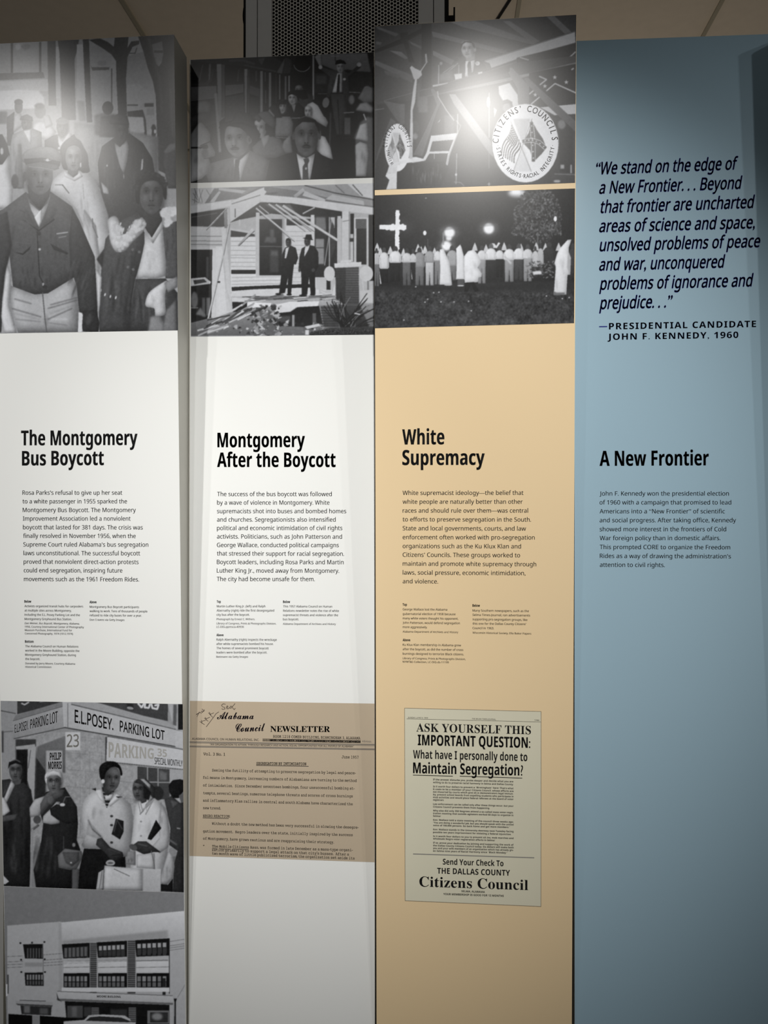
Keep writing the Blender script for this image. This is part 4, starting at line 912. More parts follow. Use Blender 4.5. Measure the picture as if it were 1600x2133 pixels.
p.po(40, 700, 1172, 730, 1150, 1060, 1155, 1090, 1195, 700, 1195, b=1); p.po(165, 530, 1190, 700, 1178, 740, 1140, 860, 1132, 1040, 1142, 1085, 1172, 1090, 1190, 1010, 1158, 820, 1148, 750, 1156, 715, 1185, 1130, 1200, 1130, 1260, 530, 1240, b=.8)
p.po(90, 60, 1240, 1700, 1240, 1700, 2400, 60, 2400, b=4); p.rc(20, 540, 1255, 1130, 1330, b=4)
p.nz(2.5, 2); p.nz(2, 9)
p.a *= 1.36
g = p.build('printed_photograph', [(8.1, 1846.3), (383.2, 1859.9), (388.6, 2390), (17.6, 2390)], 'A', P1, 'dim black and white print of a long white two-storey building')
L = Txt('A', 0, 1830, 4)
warp(L, "MOORE BUILDING", 'b', 808, 990, 1004, 994, 17, 17, 0)
L.build('sign_lettering', M_SOFT, g)

# --- riders in a bus (second board, top)
p = Pic(394, 104, 784, 386, 26); p.cr(390, 95, 4)
p.po((60, 34), 30, 100, 700, 80, 900, 200, 740, 225, 500, 175, 30, 130, b=2); p.li(115, 14, 350, 125, 470, 122, 560, 155, b=3, al=.6); p.li(90, 10, 480, 165, 740, 215, b=2); p.po(90, 590, 110, 650, 100, 620, 165, b=2); p.po(120, 745, 225, 820, 95, 790, 235, b=2, al=.8); p.po(60, 820, 95, 870, 120, 860, 230, 800, 230, b=2)
p.po(22, 30, 140, 240, 160, 240, 330, 30, 330, b=1); p.li(90, 10, 130, 160, 100, 300, b=2); p.li(120, 16, 190, 155, 185, 290, 165, 320, b=2); p.li(48, 22, 30, 325, 150, 322, 200, 290, 215, 200, b=2)
p.po((118, 100), 30, 345, 245, 335, 245, 440, 30, 465, b=1); p.po((60, 52), 30, 470, 245, 440, 250, 640, 30, 720, b=2)
p.po((150, 120), 245, 155, 285, 155, 312, 600, 262, 640, b=.8); p.rc(88, 285, 158, 314, 600, b=1); p.po(150, 225, 400, 250, 395, 285, 890, 262, 890, b=2)
p.po(20, 315, 190, 475, 200, 470, 320, 315, 320, b=1); p.po(100, 318, 330, 470, 320, 470, 390, 318, 420, b=1.5); p.po((62, 74), 318, 430, 470, 400, 480, 600, 318, 640, b=2); p.li(88, 10, 430, 200, 420, 300, b=2)
p.po((150, 130), 475, 195, 502, 195, 495, 580, 482, 580, b=.8); p.rc(62, 503, 200, 520, 560, b=1); p.po(80, 520, 330, 605, 360, 605, 430, 520, 400, b=2); p.rc((46, 66), 520, 430, 610, 600, b=2)
for x, w, y0, y1, t in ((620, 22, 212, 560, 150), (650, 9, 220, 300, 110), (655, 8, 370, 480, 105), (690, 20, 225, 520, 140), (683, 6, 400, 480, 120), (740, 9, 235, 480, 70), (772, 10, 240, 450, 140), (820, 16, 255, 450, 125), (850, 14, 250, 410, 145), (575, 14, 210, 300, 80)): p.rc(t, x - w / 2, y0, x + w / 2, y1, b=.7)
p.el(8, 958, 150, 66, 62, b=1)
for a in range(20, 170, 10): p.li(150, 6, 958 + 70 * math.cos(math.radians(a)), 150 + 66 * math.sin(math.radians(a)), 958 + 70 * math.cos(math.radians(a + 11)), 150 + 66 * math.sin(math.radians(a + 11)), b=.6)
p.po((130, 98), 1075, 70, 1500, 62, 1530, 220, 1420, 215, 1340, 200, 1240, 210, 1100, 150, b=2); p.li(60, 8, 1235, 80, 1235, 130, b=1); p.rc(150, 1195, 84, 1270, 92, b=1)
p.rc((50, 40), 1060, 230, 1190, 390, b=2); p.rc(74, 1075, 250, 1160, 320, b=4); p.rc((36, 30), 1350, 230, 1470, 390, b=2); p.li(120, 7, 1350, 388, 1440, 392, b=1); p.li(100, 6, 1090, 400, 1170, 402, b=1)
p.rc(165, 1044, 80, 1058, 450, b=.6)
p.sh = .5
# standing man in hat, arms up
p.po((84, 66), 1190, 200, 1250, 210, 1300, 205, 1345, 230, 1430, 160, 1450, 180, 1340, 260, 1345, 300, 1350, 470, 1310, 480, 1300, 390, 1200, 390, 1190, 420, 1150, 470, 1175, 340, 1190, 260, 1100, 190, 1110, 170, b=1)
p.folds(38, 1190, 240, 1330, 430, 8, 8, b=2, al=.6); p.po((205, 190), 1250, 230, 1292, 225, 1290, 390, 1208, 392, 1225, 330, b=1); p.po(30, 1258, 240, 1272, 240, 1270, 390, 1244, 390, b=.7); p.po(150, 1120, 60, 1060, 90, 1110, 190, 1125, 165, b=1.5); p.el(190, 1110, 180, 16, 16); p.el(190, 1432, 158, 18, 18); p.el(120, 1480, 115, 26, 26, b=1.5)
p.po((66, 54), 1195, 400, 1320, 400, 1330, 560, 1300, 640, 1290, 770, 1250, 770, 1215, 560, b=1); p.li(28, 8, 1255, 450, 1270, 740, b=1.5); p.po(20, 1240, 740, 1300, 740, 1310, 775, 1230, 780, b=1); p.el(120, 1155, 475, 28, 44, 10, b=1.5)
p.fc(1276, 180, 32, 46, 150, feat=.8); p.po(26, 1232, 160, 1240, 125, 1275, 116, 1310, 128, 1328, 155, 1280, 150, b=1); p.el(190, 1310, 280, 12, 10)
# seated passengers at the back
p.po(60, 890, 380, 960, 370, 1050, 420, 1050, 560, 900, 560, b=3); p.fc(930, 370, 34, 40, 110, feat=.6); p.po(16, 880, 400, 900, 370, 990, 370, 1010, 440, 960, 450, b=1.5)
p.po((40, 26), 830, 500, 870, 470, 930, 480, 985, 530, 980, 595, 810, 590, b=1.2); p.po(150, 868, 490, 905, 490, 890, 560, b=1); p.fc(878, 440, 38, 52, 165, look=-.3); p.po(18, 835, 420, 845, 385, 900, 380, 935, 420, 930, 470, 910, 420, 870, 405, b=1)
p.po((150, 120), 740, 590, 860, 590, 885, 650, 870, 760, 730, 760, b=1.2); p.fc(790, 510, 36, 56, 160, look=.4); p.po(34, 745, 470, 780, 450, 820, 460, 825, 490, 770, 490, 760, 550, b=1.2)
p.el(150, 705, 560, 30, 46, b=1.5); p.po(50, 680, 520, 720, 490, 770, 520, 790, 600, 740, 600, b=2); p.li(150, 6, 740, 765, 835, 770, b=.7); p.li(130, 8, 870, 605, 940, 602, b=.7); p.li(140, 7, 650, 920, 750, 925, b=.8)
p.po((206, 180), 1000, 490, 1060, 462, 1110, 500, 1150, 590, 1175, 640, 1160, 680, 1090, 640, 1030, 600, 990, 590, b=1.3); p.fc(1010, 550, 34, 50, 160, look=-.4); p.po(36, 1040, 465, 1090, 455, 1120, 490, 1160, 600, 1140, 590, 1090, 500, b=1.2)
p.po((110, 60), 1390, 760, 1440, 640, 1500, 590, 1556, 600, 1556, 1090, 1420, 1090, 1400, 900, b=3); p.po((190, 170), 1440, 660, 1500, 640, 1510, 800, 1400, 780, b=1.5); p.po((178, 160), 1385, 840, 1440, 800, 1500, 820, 1510, 900, 1490, 1090, 1405, 1090, 1400, 920, b=1.3); p.folds(110, 1400, 830, 1490, 1080, 6, 9, b=2.5)
p.po((130, 110), 1420, 440, 1480, 340, 1556, 350, 1556, 470, 1480, 480, b=2); p.el(120, 1500, 380, 34, 44, b=2); p.po(150, 1400, 540, 1440, 480, 1500, 470, 1556, 520, 1540, 560, b=3); p.li(200, 10, 1470, 570, 1490, 620, b=1.5); p.rc(84, 1310, 600, 1360, 740, b=2); p.li(130, 8, 1305, 560, 1390, 555, b=1.2); p.el(120, 1370, 450, 24, 40, b=4)
p.po(20, 1180, 780, 1400, 780, 1400, 1100, 1220, 1100, b=4); p.li(96, 10, 1195, 560, 1185, 900, b=2, al=.7)
# woman in a felt hat
p.po((118, 96), 600, 790, 700, 750, 780, 780, 830, 900, 760, 940, 560, 930, 540, 850, b=1.3); p.po(165, 610, 760, 690, 740, 680, 800, 640, 860, b=1.2); p.fc(608, 690, 55, 80, 168, look=-.75); p.po(44, 650, 650, 720, 650, 735, 750, 690, 760, 650, 700, b=1.5); p.po((120, 92), 580, 580, 620, 550, 680, 548, 730, 600, 740, 660, 720, 690, 650, 640, 610, 600, b=1.2); p.po(90, 550, 600, 590, 570, 620, 610, 600, 640, b=2)
p.po((150, 110), 800, 800, 860, 740, 880, 900, 820, 900, 790, 850, b=2); p.po((210, 190), 1085, 740, 1150, 760, 1195, 850, 1215, 950, 1130, 920, 1080, 870, b=1.5)
# man in brimmed hat, left, and profile at the edge
p.po((120, 96), 130, 1000, 260, 960, 380, 930, 520, 870, 640, 930, 690, 960, 650, 1140, 180, 1140, b=1.5); p.folds(66, 200, 960, 620, 1130, 16, 12, b=3); p.po((228, 210), 385, 935, 440, 950, 522, 875, 520, 900, 470, 1030, 440, 1134, 420, 1134, 395, 1030, b=1); p.po(70, 400, 950, 440, 940, 430, 1010, 440, 1134, 385, 1134, 395, 1010, b=1)
p.po(118, 400, 850, 520, 820, 520, 880, 440, 950, 390, 930, b=1.5); p.fc(415, 785, 108, 138, 140, look=-.62, tilt=-3, lit=-1, tash=1); p.el(118, 517, 785, 24, 36, b=1.5); p.el(70, 520, 785, 9, 18, b=1.5); p.po(50, 478, 700, 545, 690, 545, 740, 500, 750, b=2.5)
p.po((70, 40), 262, 690, 275, 655, 370, 640, 400, 560, 450, 545, 540, 580, 560, 650, 610, 740, 600, 790, 550, 800, 500, 730, 440, 685, 350, 670, b=1.3); p.li(30, 16, 350, 655, 450, 645, 560, 680, b=2)
p.po((150, 190), 30, 640, 120, 640, 170, 700, 195, 740, 190, 800, 235, 890, 230, 920, 180, 935, 195, 985, 180, 1010, 175, 1060, 120, 1110, 30, 1140, b=1.5); p.folds(120, 40, 900, 160, 1100, 8, 9, b=3, al=.6); p.po((84, 60), 30, 600, 130, 560, 200, 560, 170, 640, 100, 640, 30, 740, b=2.5); p.li(34, 14, 30, 850, 110, 852, 165, 830, b=1); p.li(60, 8, 110, 835, 190, 800, b=1); p.el(70, 150, 845, 26, 20, b=2); p.li(70, 8, 140, 940, 180, 938, b=1.5); p.el(120, 150, 900, 30, 40, b=4); p.po(120, 90, 470, 150, 455, 200, 480, 190, 560, 80, 560, b=5)
# man in dark suit, centre
p.po((36, 26), 880, 890, 940, 900, 1060, 880, 1200, 950, 1240, 1110, 660, 1120, 690, 960, 780, 920, b=1.2); p.po((225, 205), 908, 895, 960, 930, 1060, 895, 1064, 905, 1035, 1115, 940, 1118, b=.8); p.po(70, 968, 945, 1010, 935, 1018, 960, 1005, 990, 1012, 1114, 962, 1116, 962, 1010, 980, 980, b=.8); p.el(190, 990, 1024, 9, 10, b=.7); p.li(14, 8, 905, 900, 945, 1115, b=1.5); p.li(14, 8, 1070, 900, 1030, 1115, b=1.5)
p.po(58, 915, 850, 1065, 850, 1060, 900, 990, 940, 920, 900, b=1.5); p.fc(993, 755, 104, 165, 92, look=.02, lit=-1, tash=1); p.el(78, 885, 745, 14, 40, b=1.5); p.el(78, 1102, 745, 14, 40, b=1.5); p.po(20, 878, 740, 885, 660, 920, 615, 990, 592, 1070, 620, 1100, 670, 1105, 740, 1085, 690, 1060, 640, 960, 635, 905, 680, b=1.5)
p.nz(4, 2); p.nz(2.5, 7)
p.build('printed_photograph', [(397.1, 124.7), (778.9, 108.9), (778.9, 370), (397.3, 381)], 'B', P2, 'dark black and white print of men in hats and suits riding a bus')

# --- two men on a wrecked porch (second board, lower photograph)
p = Pic(394, 376, 784, 706, 185); p.cr(390, 370, 4)
p.po(200, 30, 80, 1560, 30, 1560, 250, 30, 250)
for a in ((60, 90, 110, 215), (100, 95, 125, 200, 120, 215), (50, 130, 90, 190), (130, 100, 90, 215), (160, 100, 190, 150), (40, 180, 100, 210), (70, 110, 60, 215)): p.li(120, 5, *a, b=.7)
p.po((130, 110), 145, 215, 225, 90, 270, 88, 620, 75, 1000, 65, 1480, 165, 1560, 185, 1560, 300, 900, 200, 600, 190, 380, 180, b=1)
p.po(190, 185, 205, 265, 110, 280, 120, 225, 205, b=1); p.po(195, 265, 85, 520, 110, 480, 135, 262, 105, b=1); p.po(150, 520, 80, 600, 78, 480, 140, 440, 150, b=2)
p.po((170, 150), 680, 75, 990, 70, 1240, 60, 1330, 50, 1450, 155, 1560, 180, 1560, 240, 1300, 200, 980, 120, b=1.5); p.po(214, 1330, 45, 1560, 35, 1560, 170, 1450, 155, b=1); p.li(90, 9, 1380, 60, 1460, 150, b=1); p.li(110, 7, 1235, 62, 1310, 130, b=1); p.li(80, 10, 980, 65, 1240, 130, 1560, 185, b=1)
p.po((205, 160), 885, 150, 965, 85, 980, 110, 905, 170, b=1); p.po(200, 980, 110, 1150, 180, 1150, 205, 960, 150, b=1.2); p.po(190, 1150, 180, 1210, 140, 1470, 195, 1475, 230, b=1.5); p.po(95, 640, 130, 740, 120, 760, 130, 690, 150, b=2)
p.po((226, 210), 30, 235, 365, 190, 370, 235, 30, 300, b=.8); p.po((228, 205), 370, 195, 640, 80, 660, 120, 600, 200, 610, 215, 360, 375, 355, 260, b=.8); p.li(110, 6, 370, 220, 610, 145, b=.8); p.li(90, 7, 400, 260, 400, 330, b=1)
p.po((228, 210), 610, 140, 900, 165, 1560, 250, 1560, 305, 1300, 280, 870, 215, 610, 200, b=.8); p.el(120, 660, 95, 18, 16, b=1.5)
p.po(44, 355, 375, 610, 205, 870, 215, 1300, 285, 1300, 340, 1050, 330, 700, 300, 440, 350, b=1.5); p.po(100, 640, 220, 860, 225, 900, 290, 760, 290, b=3); p.po((40, 60), 30, 300, 330, 255, 350, 400, 290, 410, 30, 405, b=1.2); p.li(130, 6, 40, 330, 250, 295, b=1, al=.7)
p.po((205, 190), 30, 410, 290, 420, 295, 575, 30, 575, b=1)
for y in (490, 530, 560): p.li(120, 6, 30, y - 4, 290, y, b=.6)
p.rc(200, 30, 578, 240, 1210, b=1); p.rc((22, 34), 30, 600, 215, 1210, b=1)
p.po((214, 200), 210, 590, 240, 590, 232, 1200, 200, 1200, b=.8); p.po((220, 205), 238, 575, 300, 575, 335, 900, 350, 1130, 240, 1190, b=.8); p.rc(72, 158, 660, 180, 840, b=2); p.rc(90, 125, 1000, 150, 1160, b=2); p.rc(110, 160, 1000, 190, 1150, b=2); p.el(110, 60, 1020, 28, 70, b=3); p.li(150, 7, 30, 1085, 90, 1085, b=1.5); p.po(200, 30, 840, 150, 830, 200, 870, 190, 885, 30, 905, b=1); p.po(60, 50, 855, 140, 845, 165, 870, 60, 890, b=1); p.po(120, 110, 1080, 160, 1160, 70, 1140, b=3)
p.po((210, 195), 285, 415, 320, 410, 330, 560, 360, 900, 370, 1090, 330, 1120, 300, 700, b=.8); p.po((150, 120), 305, 280, 330, 270, 335, 420, 310, 420, b=1); p.po(195, 330, 265, 352, 262, 352, 380, 335, 400, b=1)
p.rc((222, 206), 362, 495, 572, 990, b=.8)
for y in (530, 568, 606, 645, 668, 705, 740, 835, 865, 890, 960): p.li(150, 4, 365, y, 570, y + 2, b=.6)
p.rc(30, 368, 770, 570, 802, b=.7); p.po((222, 205), 362, 800, 1100, 790, 1100, 990, 372, 990, b=1)
for y in (832, 862, 890): p.li(150, 4, 372, y, 1060, y - 12, b=.7)
p.po(26, 370, 912, 560, 903, 1020, 885, 1030, 915, 560, 930, 372, 945, b=.8); p.rc(34, 368, 770, 570, 802, b=.7); p.po(50, 365, 440, 560, 470, 565, 490, 362, 495, b=1); p.po(200, 360, 420, 565, 455, 560, 470, 360, 435, b=.8)
p.rc((205, 190), 572, 290, 604, 820, b=.8); p.rc(200, 604, 815, 790, 830, b=.8); p.rc((44, 30), 603, 346, 800, 815, b=.8); p.po(88, 640, 540, 660, 490, 740, 500, 740, 540, b=3); p.rc(84, 690, 430, 725, 540, b=3); p.rc(62, 690, 600, 760, 790, b=3); p.rc(90, 700, 615, 755, 650, b=3); p.li(110, 6, 608, 572, 800, 575, b=.7); p.rc(160, 790, 345, 805, 800, b=1)
p.rc((218, 205), 818, 345, 1060, 885, b=.8); p.rc(40, 828, 345, 1030, 398, b=1)
for y in range(450, 880, 38): p.li(165, 4, 820, y, 1060, y, b=.6)
p.rc((215, 200), 1030, 310, 1060, 930, b=.8); p.rc((50, 40), 1062, 320, 1250, 830, b=1); p.po(120, 1070, 330, 1150, 330, 1160, 440, 1070, 420, b=3); p.rc(140, 1070, 510, 1140, 720, b=2); p.li(50, 6, 1070, 585, 1140, 585, b=1); p.rc(190, 1180, 330, 1230, 420, b=1.5); p.po(60, 1190, 340, 1225, 400, 1240, 560, 1190, 700, b=2)
p.rc((40, 30), 1160, 280, 1195, 940, b=1); p.li(175, 9, 1185, 330, 1185, 780, b=.8); p.li(150, 8, 1200, 360, 1145, 730, b=.8); p.rc((205, 190), 1252, 320, 1282, 710, b=.8)
for c in ((575, 255, 900, 525, 14), (600, 235, 680, 300, 9), (680, 220, 990, 440, 14), (740, 225, 1040, 440, 16), (800, 235, 1250, 520, 20), (900, 330, 1060, 440, 12), (1060, 250, 965, 300, 12), (340, 245, 165, 430, 12)): p.li(205, c[4], *c[:4], b=.7); p.li(80, 4, c[0] - 5, c[1] + c[4] * .7, c[2] - 5, c[3] + c[4] * .7, b=.7)
p.po((215, 150), 540, 420, 562, 440, 430, 570, 420, 565, b=.8); p.li(70, 5, 430, 570, 560, 445, b=.8); p.po(200, 430, 350, 445, 350, 442, 405, 430, 405, b=.8)
p.li(200, 13, 350, 380, 300, 640, 160, 1235, b=.8); p.li(110, 5, 356, 385, 306, 640, 168, 1235, b=.7); p.li(190, 12, 300, 650, 325, 930, 375, 1110, b=.8); p.el(40, 264, 870, 12, 8)
p.rc((222, 200), 1290, 280, 1358, 700, b=.8); p.li(150, 12, 1352, 285, 1352, 695, b=1.5); p.li(120, 5, 1296, 365, 1356, 355, b=.7); p.rc((24, 34), 1360, 300, 1390, 700, b=1); p.rc((214, 196), 1390, 335, 1510, 730, b=.8); p.rc((40, 26), 1410, 420, 1495, 725, b=1); p.rc(90, 1405, 345, 1495, 425, b=1.5); p.rc((26, 34), 1512, 310, 1560, 860, b=1); p.rc(200, 1360, 470, 1385, 700, b=1); p.rc(50, 1355, 505, 1388, 535, b=1)
# porch floor, rubble
p.po((190, 160), 372, 990, 1240, 985, 1560, 940, 1560, 1050, 1100, 1060, 372, 1040, b=1); p.po(205, 372, 1000, 560, 1005, 560, 1035, 372, 1035, b=.8); p.po(110, 480, 990, 900, 985, 1250, 990, 980, 1010, 590, 1025, b=1.5)
for i in range(26): x = p.rng.uniform(450, 1200); y = p.rng.uniform(985, 1035); p.li(p.rng.choice([215, 60, 120]), 6, x, y, x + p.rng.uniform(60, 180), y - p.rng.uniform(0, 22), b=.7)
p.po((150, 90), 30, 1210, 500, 1090, 720, 1080, 1100, 1060, 1560, 1050, 1560, 1310, 30, 1320, b=1.5); p.po(24, 375, 1035, 500, 1040, 500, 1110, 380, 1120, b=1.2)
p.po((226, 205), 690, 1070, 850, 1035, 1100, 1030, 1090, 1070, 910, 1080, 860, 1115, 750, 1130, b=1); p.po(226, 500, 1035, 700, 1045, 700, 1075, 500, 1085, b=1); p.po((22, 40), 740, 1130, 860, 1120, 920, 1080, 1100, 1070, 1130, 1230, 1000, 1245, 720, 1235, b=1.5); p.rc(150, 875, 1145, 895, 1240, b=1); p.rc(90, 1045, 1130, 1075, 1220, b=1.5); p.po(72, 740, 1160, 860, 1150, 860, 1200, 740, 1210, b=3)
for i in range(230):
    x = p.rng.uniform(500, 780) if i % 3 else p.rng.uniform(230, 1560); y = p.rng.uniform(1070, 1310) if i % 3 else p.rng.uniform(1200, 1310); r = p.rng.uniform(8, 30); t = p.rng.choice([200, 150, 90, 50, 30, 175])
    a = p.rng.uniform(0, 6.3, 5); a.sort(); p.po(t, *np.stack([x + r * np.cos(a), y + r * .8 * np.sin(a)], -1).ravel(), b=.8, al=.9, sm=None)
for i in range(34): x = p.rng.uniform(40, 480); y = 1300 - (x - 30) * .42 + p.rng.uniform(-60, 60); p.li(p.rng.choice([200, 150, 70, 45, 180]), p.rng.uniform(7, 16), x, y, x + p.rng.uniform(80, 190), y - p.rng.uniform(40, 110), b=.7)
p.po(92, 700, 1210, 740, 1240, 700, 1310, 650, 1310, 660, 1270, b=1); p.po(200, 980, 1240, 1100, 1215, 1110, 1235, 1000, 1262, b=1); p.rc(205, 985, 1270, 1015, 1310, b=1)
p.po((62, 44), 1235, 745, 1330, 745, 1320, 1060, 1240, 1010, b=1); p.po((92, 70), 1322, 745, 1430, 742, 1432, 1060, 1320, 1060, b=1)
for y in range(760, 1050, 20): p.li(48, 4, 1240, y, 1430, y - 3, b=.5)
p.po((225, 205), 1225, 715, 1452, 702, 1452, 740, 1322, 748, 1228, 752, b=.8); p.po(215, 1280, 690, 1365, 685, 1370, 705, 1275, 712, b=.8)
p.el(205, 1185, 800, 46, 62, b=1); p.el(205, 1492, 800, 58, 66, b=1); p.li(200, 8, 1430, 805, 1455, 810, 1470, 940, b=.7); p.rc(120, 1500, 860, 1515, 940, b=1); p.li(205, 8, 1110, 945, 1160, 968, 1205, 962, 1200, 940, 1130, 935, b=.8); p.po(205, 1205, 980, 1230, 880, 1235, 985, b=1); p.rc(190, 1075, 835, 1160, 930, b=1.5); p.po(196, 1440, 945, 1560, 930, 1560, 1045, 1440, 1040, b=1)
p.po((90, 60), 1110, 1070, 1300, 1060, 1310, 1240, 1140, 1240, b=1)
for y in range(1085, 1240, 22): p.li(48, 5, 1115, y, 1300, y, b=.6)
p.po((70, 40), 1300, 1060, 1440, 1060, 1520, 1250, 1320, 1260, b=2)
for i in range(70): a = p.rng.uniform(-2.7, -.5); L_ = p.rng.uniform(80, 260); x, y = p.rng.uniform(1270, 1400), p.rng.uniform(1180, 1290); p.li(p.rng.choice([25, 30, 20, 120]), 6, x, y, x + L_ * .5 * math.cos(a), y + L_ * .5 * math.sin(a), x + L_ * math.cos(a + .15), y + L_ * math.sin(a + .15), b=.6)
p.po((60, 40), 1020, 1290, 1200, 1250, 1560, 1240, 1560, 1312, 1020, 1316, b=2); p.nz(22, 3, (1020, 1260, 1560, 1310)); p.li(200, 10, 1395, 1130, 1440, 1140, b=1)
# the two men
p.sh = .3
p.po((34, 24), 815, 585, 860, 565, 905, 585, 925, 670, 905, 725, 890, 720, 880, 800, 865, 975, 835, 975, 840, 830, 815, 960, 765, 970, 785, 800, 790, 640, b=.8); p.po(210, 820, 590, 850, 575, 825, 672, 812, 672, b=.7); p.fc(842, 545, 22, 32, 62, feat=.9); p.po(20, 820, 540, 825, 510, 845, 502, 865, 515, 864, 545, 850, 525, 832, 525, b=.8); p.el(20, 758, 970, 24, 8); p.el(20, 850, 975, 22, 8)
p.po((34, 24), 955, 590, 1005, 560, 1060, 570, 1092, 620, 1095, 740, 1065, 790, 1068, 975, 1030, 975, 1015, 830, 1000, 975, 955, 980, 950, 790, 928, 750, 935, 660, b=.8); p.po(210, 985, 570, 1025, 550, 1010, 600, 975, 662, 978, 610, b=.7); p.fc(1000, 535, 26, 34, 58, look=-.5); p.po(20, 962, 505, 985, 498, 990, 475, 1035, 475, 1042, 510, 1050, 520, 1020, 520, b=.8); p.el(62, 1050, 770, 14, 16, b=1); p.el(60, 935, 770, 10, 18, b=1); p.el(18, 965, 982, 34, 8); p.el(18, 1045, 975, 22, 8)
p.nz(4, 2); p.nz(3, 7)
p.build('printed_photograph', [(397.5, 392.2), (779, 381.5), (779.3, 697), (397.4, 701.2)], 'B', P2, 'black and white print of two men in suits on a wrecked porch')

# --- speaker on a platform above round emblems (third board, top)
p = Pic(776, 26, 1206, 400, 40); p.cr(770, 20, 1600 / 440)
p.po((60, 52), 30, 120, 1580, 30, 1580, 1330, 30, 1370)
for c in ((50, 125, 220, 185, 200, 205, 60, 145, 120), (300, 240, 395, 280, 395, 300, 320, 265, 120), (470, 165, 1040, 310, 1020, 335, 480, 205, 120), (480, 310, 640, 385, 620, 420, 480, 345, 130), (640, 92, 800, 110, 1050, 320, 1030, 330, 700, 145, 0), (150, 310, 240, 320, 295, 370, 270, 375, 130), (45, 385, 330, 500, 320, 555, 40, 415, 105), (110, 460, 230, 495, 220, 520, 120, 490, 90), (50, 240, 95, 250, 80, 270, 45, 262, 110)):
    if c[-1]: p.po((c[-1], c[-1] * .72), *c[:-1], b=1.5)
p.po((128, 104), 610, 92, 800, 85, 1270, 250, 1230, 265, 700, 130, b=1.2); p.po((110, 100), 480, 170, 1060, 325, 1000, 330, 480, 200, b=1.5); p.po((118, 108), 1010, 88, 1060, 85, 1290, 240, 1240, 260, b=1.5); p.po((118, 110), 1340, 52, 1400, 48, 1530, 170, 1480, 185, b=1.5)
p.po(22, 395, 110, 470, 105, 470, 600, 395, 600, b=1.2); p.po(26, 30, 310, 230, 225, 400, 140, 400, 175, 250, 255, 40, 330, b=1.2); p.po(26, 255, 240, 290, 245, 340, 400, 300, 400, b=1.5); p.po(30, 230, 180, 290, 170, 290, 245, 240, 260, b=2)
p.po((20, 34), 620, 100, 1560, 170, 1560, 165, 1000, 340, b=30, al=.25)
p.po((190, 172), 870, 385, 1555, 165, 1560, 250, 1130, 370, 900, 450, b=.8); p.li(90, 5, 875, 388, 1555, 168, b=.8)
p.po((46, 38), 1115, 365, 1560, 260, 1560, 440, 1115, 410, b=1); p.li(180, 10, 1490, 385, 1560, 320, b=.8); p.li(170, 10, 1140, 362, 1205, 382, b=.8)
p.po((64, 52), 110, 690, 480, 590, 1115, 400, 1565, 350, 1565, 405, 1120, 510, 500, 650, 230, 715, b=1); p.po((128, 112), 190, 705, 590, 620, 1080, 510, 1565, 400, 1565, 420, 1080, 535, 590, 640, 220, 715, b=1); p.li(96, 5, 110, 690, 480, 588, 1115, 398, b=.8); p.li(150, 7, 1160, 500, 1300, 480, 1390, 470, b=.8)
p.po((36, 46), 60, 720, 1000, 560, 1000, 1330, 40, 1360, b=3)
p.po((32, 40), 1210, 480, 1565, 410, 1565, 720, 1280, 740, 1200, 650, b=1)
for c in ((1285, 505, 1340, 530, 1290, 570), (1340, 615, 1405, 560, 1565, 632), (1210, 640, 1245, 610), (1225, 715, 1290, 660), (1530, 455, 1545, 445)): p.li(190, 11, *c, b=.7)
def star(p, v, x, y, r, rot=-90, b=.6):
    q = []
    for k in range(10): a = math.radians(rot + 36 * k); R_ = r if k % 2 == 0 else r * .42; q += [x + R_ * math.cos(a), y + R_ * math.sin(a)]
    p.po(v, *q, b=b, sm=None)
for x, y in ((1403, 513), (1490, 550), (1328, 580), (1255, 645)): star(p, 195, x, y, 20)
p.po((205, 190), 975, 580, 1060, 555, 1125, 650, 1130, 720, 1090, 735, 1060, 700, 1010, 690, 980, 640, b=1.5); p.po(195, 1290, 740, 1565, 715, 1565, 790, 1400, 800, b=1.5); p.po(60, 1360, 830, 1440, 810, 1560, 800, 1560, 1330, 1380, 1330, b=3); p.po(46, 1440, 870, 1500, 830, 1540, 900, 1540, 1240, 1440, 1230, b=2.5); p.el(120, 1455, 870, 30, 36, b=3); p.rc(150, 1520, 1175, 1532, 1240, b=1); p.rc(160, 1445, 1175, 1475, 1205, b=2); p.li(110, 8, 1400, 1245, 1560, 1250, b=1.5); p.el(170, 1420, 1300, 26, 10, b=2)
# braces
p.po((112, 92), 1030, 440, 1080, 440, 1210, 580, 1210, 720, 1125, 715, 1120, 600, b=1); p.po((100, 84), 1170, 520, 1200, 515, 1565, 850, 1565, 930, 1340, 720, 1190, 560, b=1); p.po((140, 110), 600, 640, 650, 640, 920, 1000, 940, 1120, 900, 1080, 640, 720, b=1); p.po((96, 84), 460, 600, 500, 595, 540, 700, 510, 770, 400, 1110, 330, 1100, 430, 900, 510, 720, b=1.2); p.po((84, 70), 105, 690, 230, 715, 240, 870, 200, 830, b=1.2); p.po((76, 64), 160, 820, 200, 850, 110, 1000, 40, 1180, 60, 1080, b=1.5); p.rc((88, 74), 228, 715, 268, 870, b=1.2)
p.rc(80, 360, 560, 380, 740, b=2); p.rc(90, 370, 660, 440, 780, b=3); p.rc(84, 565, 800, 640, 940, b=3); p.el(46, 290, 840, 22, 60, b=2); p.el(60, 345, 890, 28, 50, b=3); p.el(120, 345, 960, 20, 24, b=3); p.li(110, 6, 40, 760, 110, 750, b=1)
p.el(70, 1040, 735, 40, 50, b=2); p.el(120, 1038, 740, 28, 34, b=2.5); p.po(40, 1005, 720, 1010, 690, 1045, 680, 1080, 700, 1082, 740, 1060, 705, b=1.5)
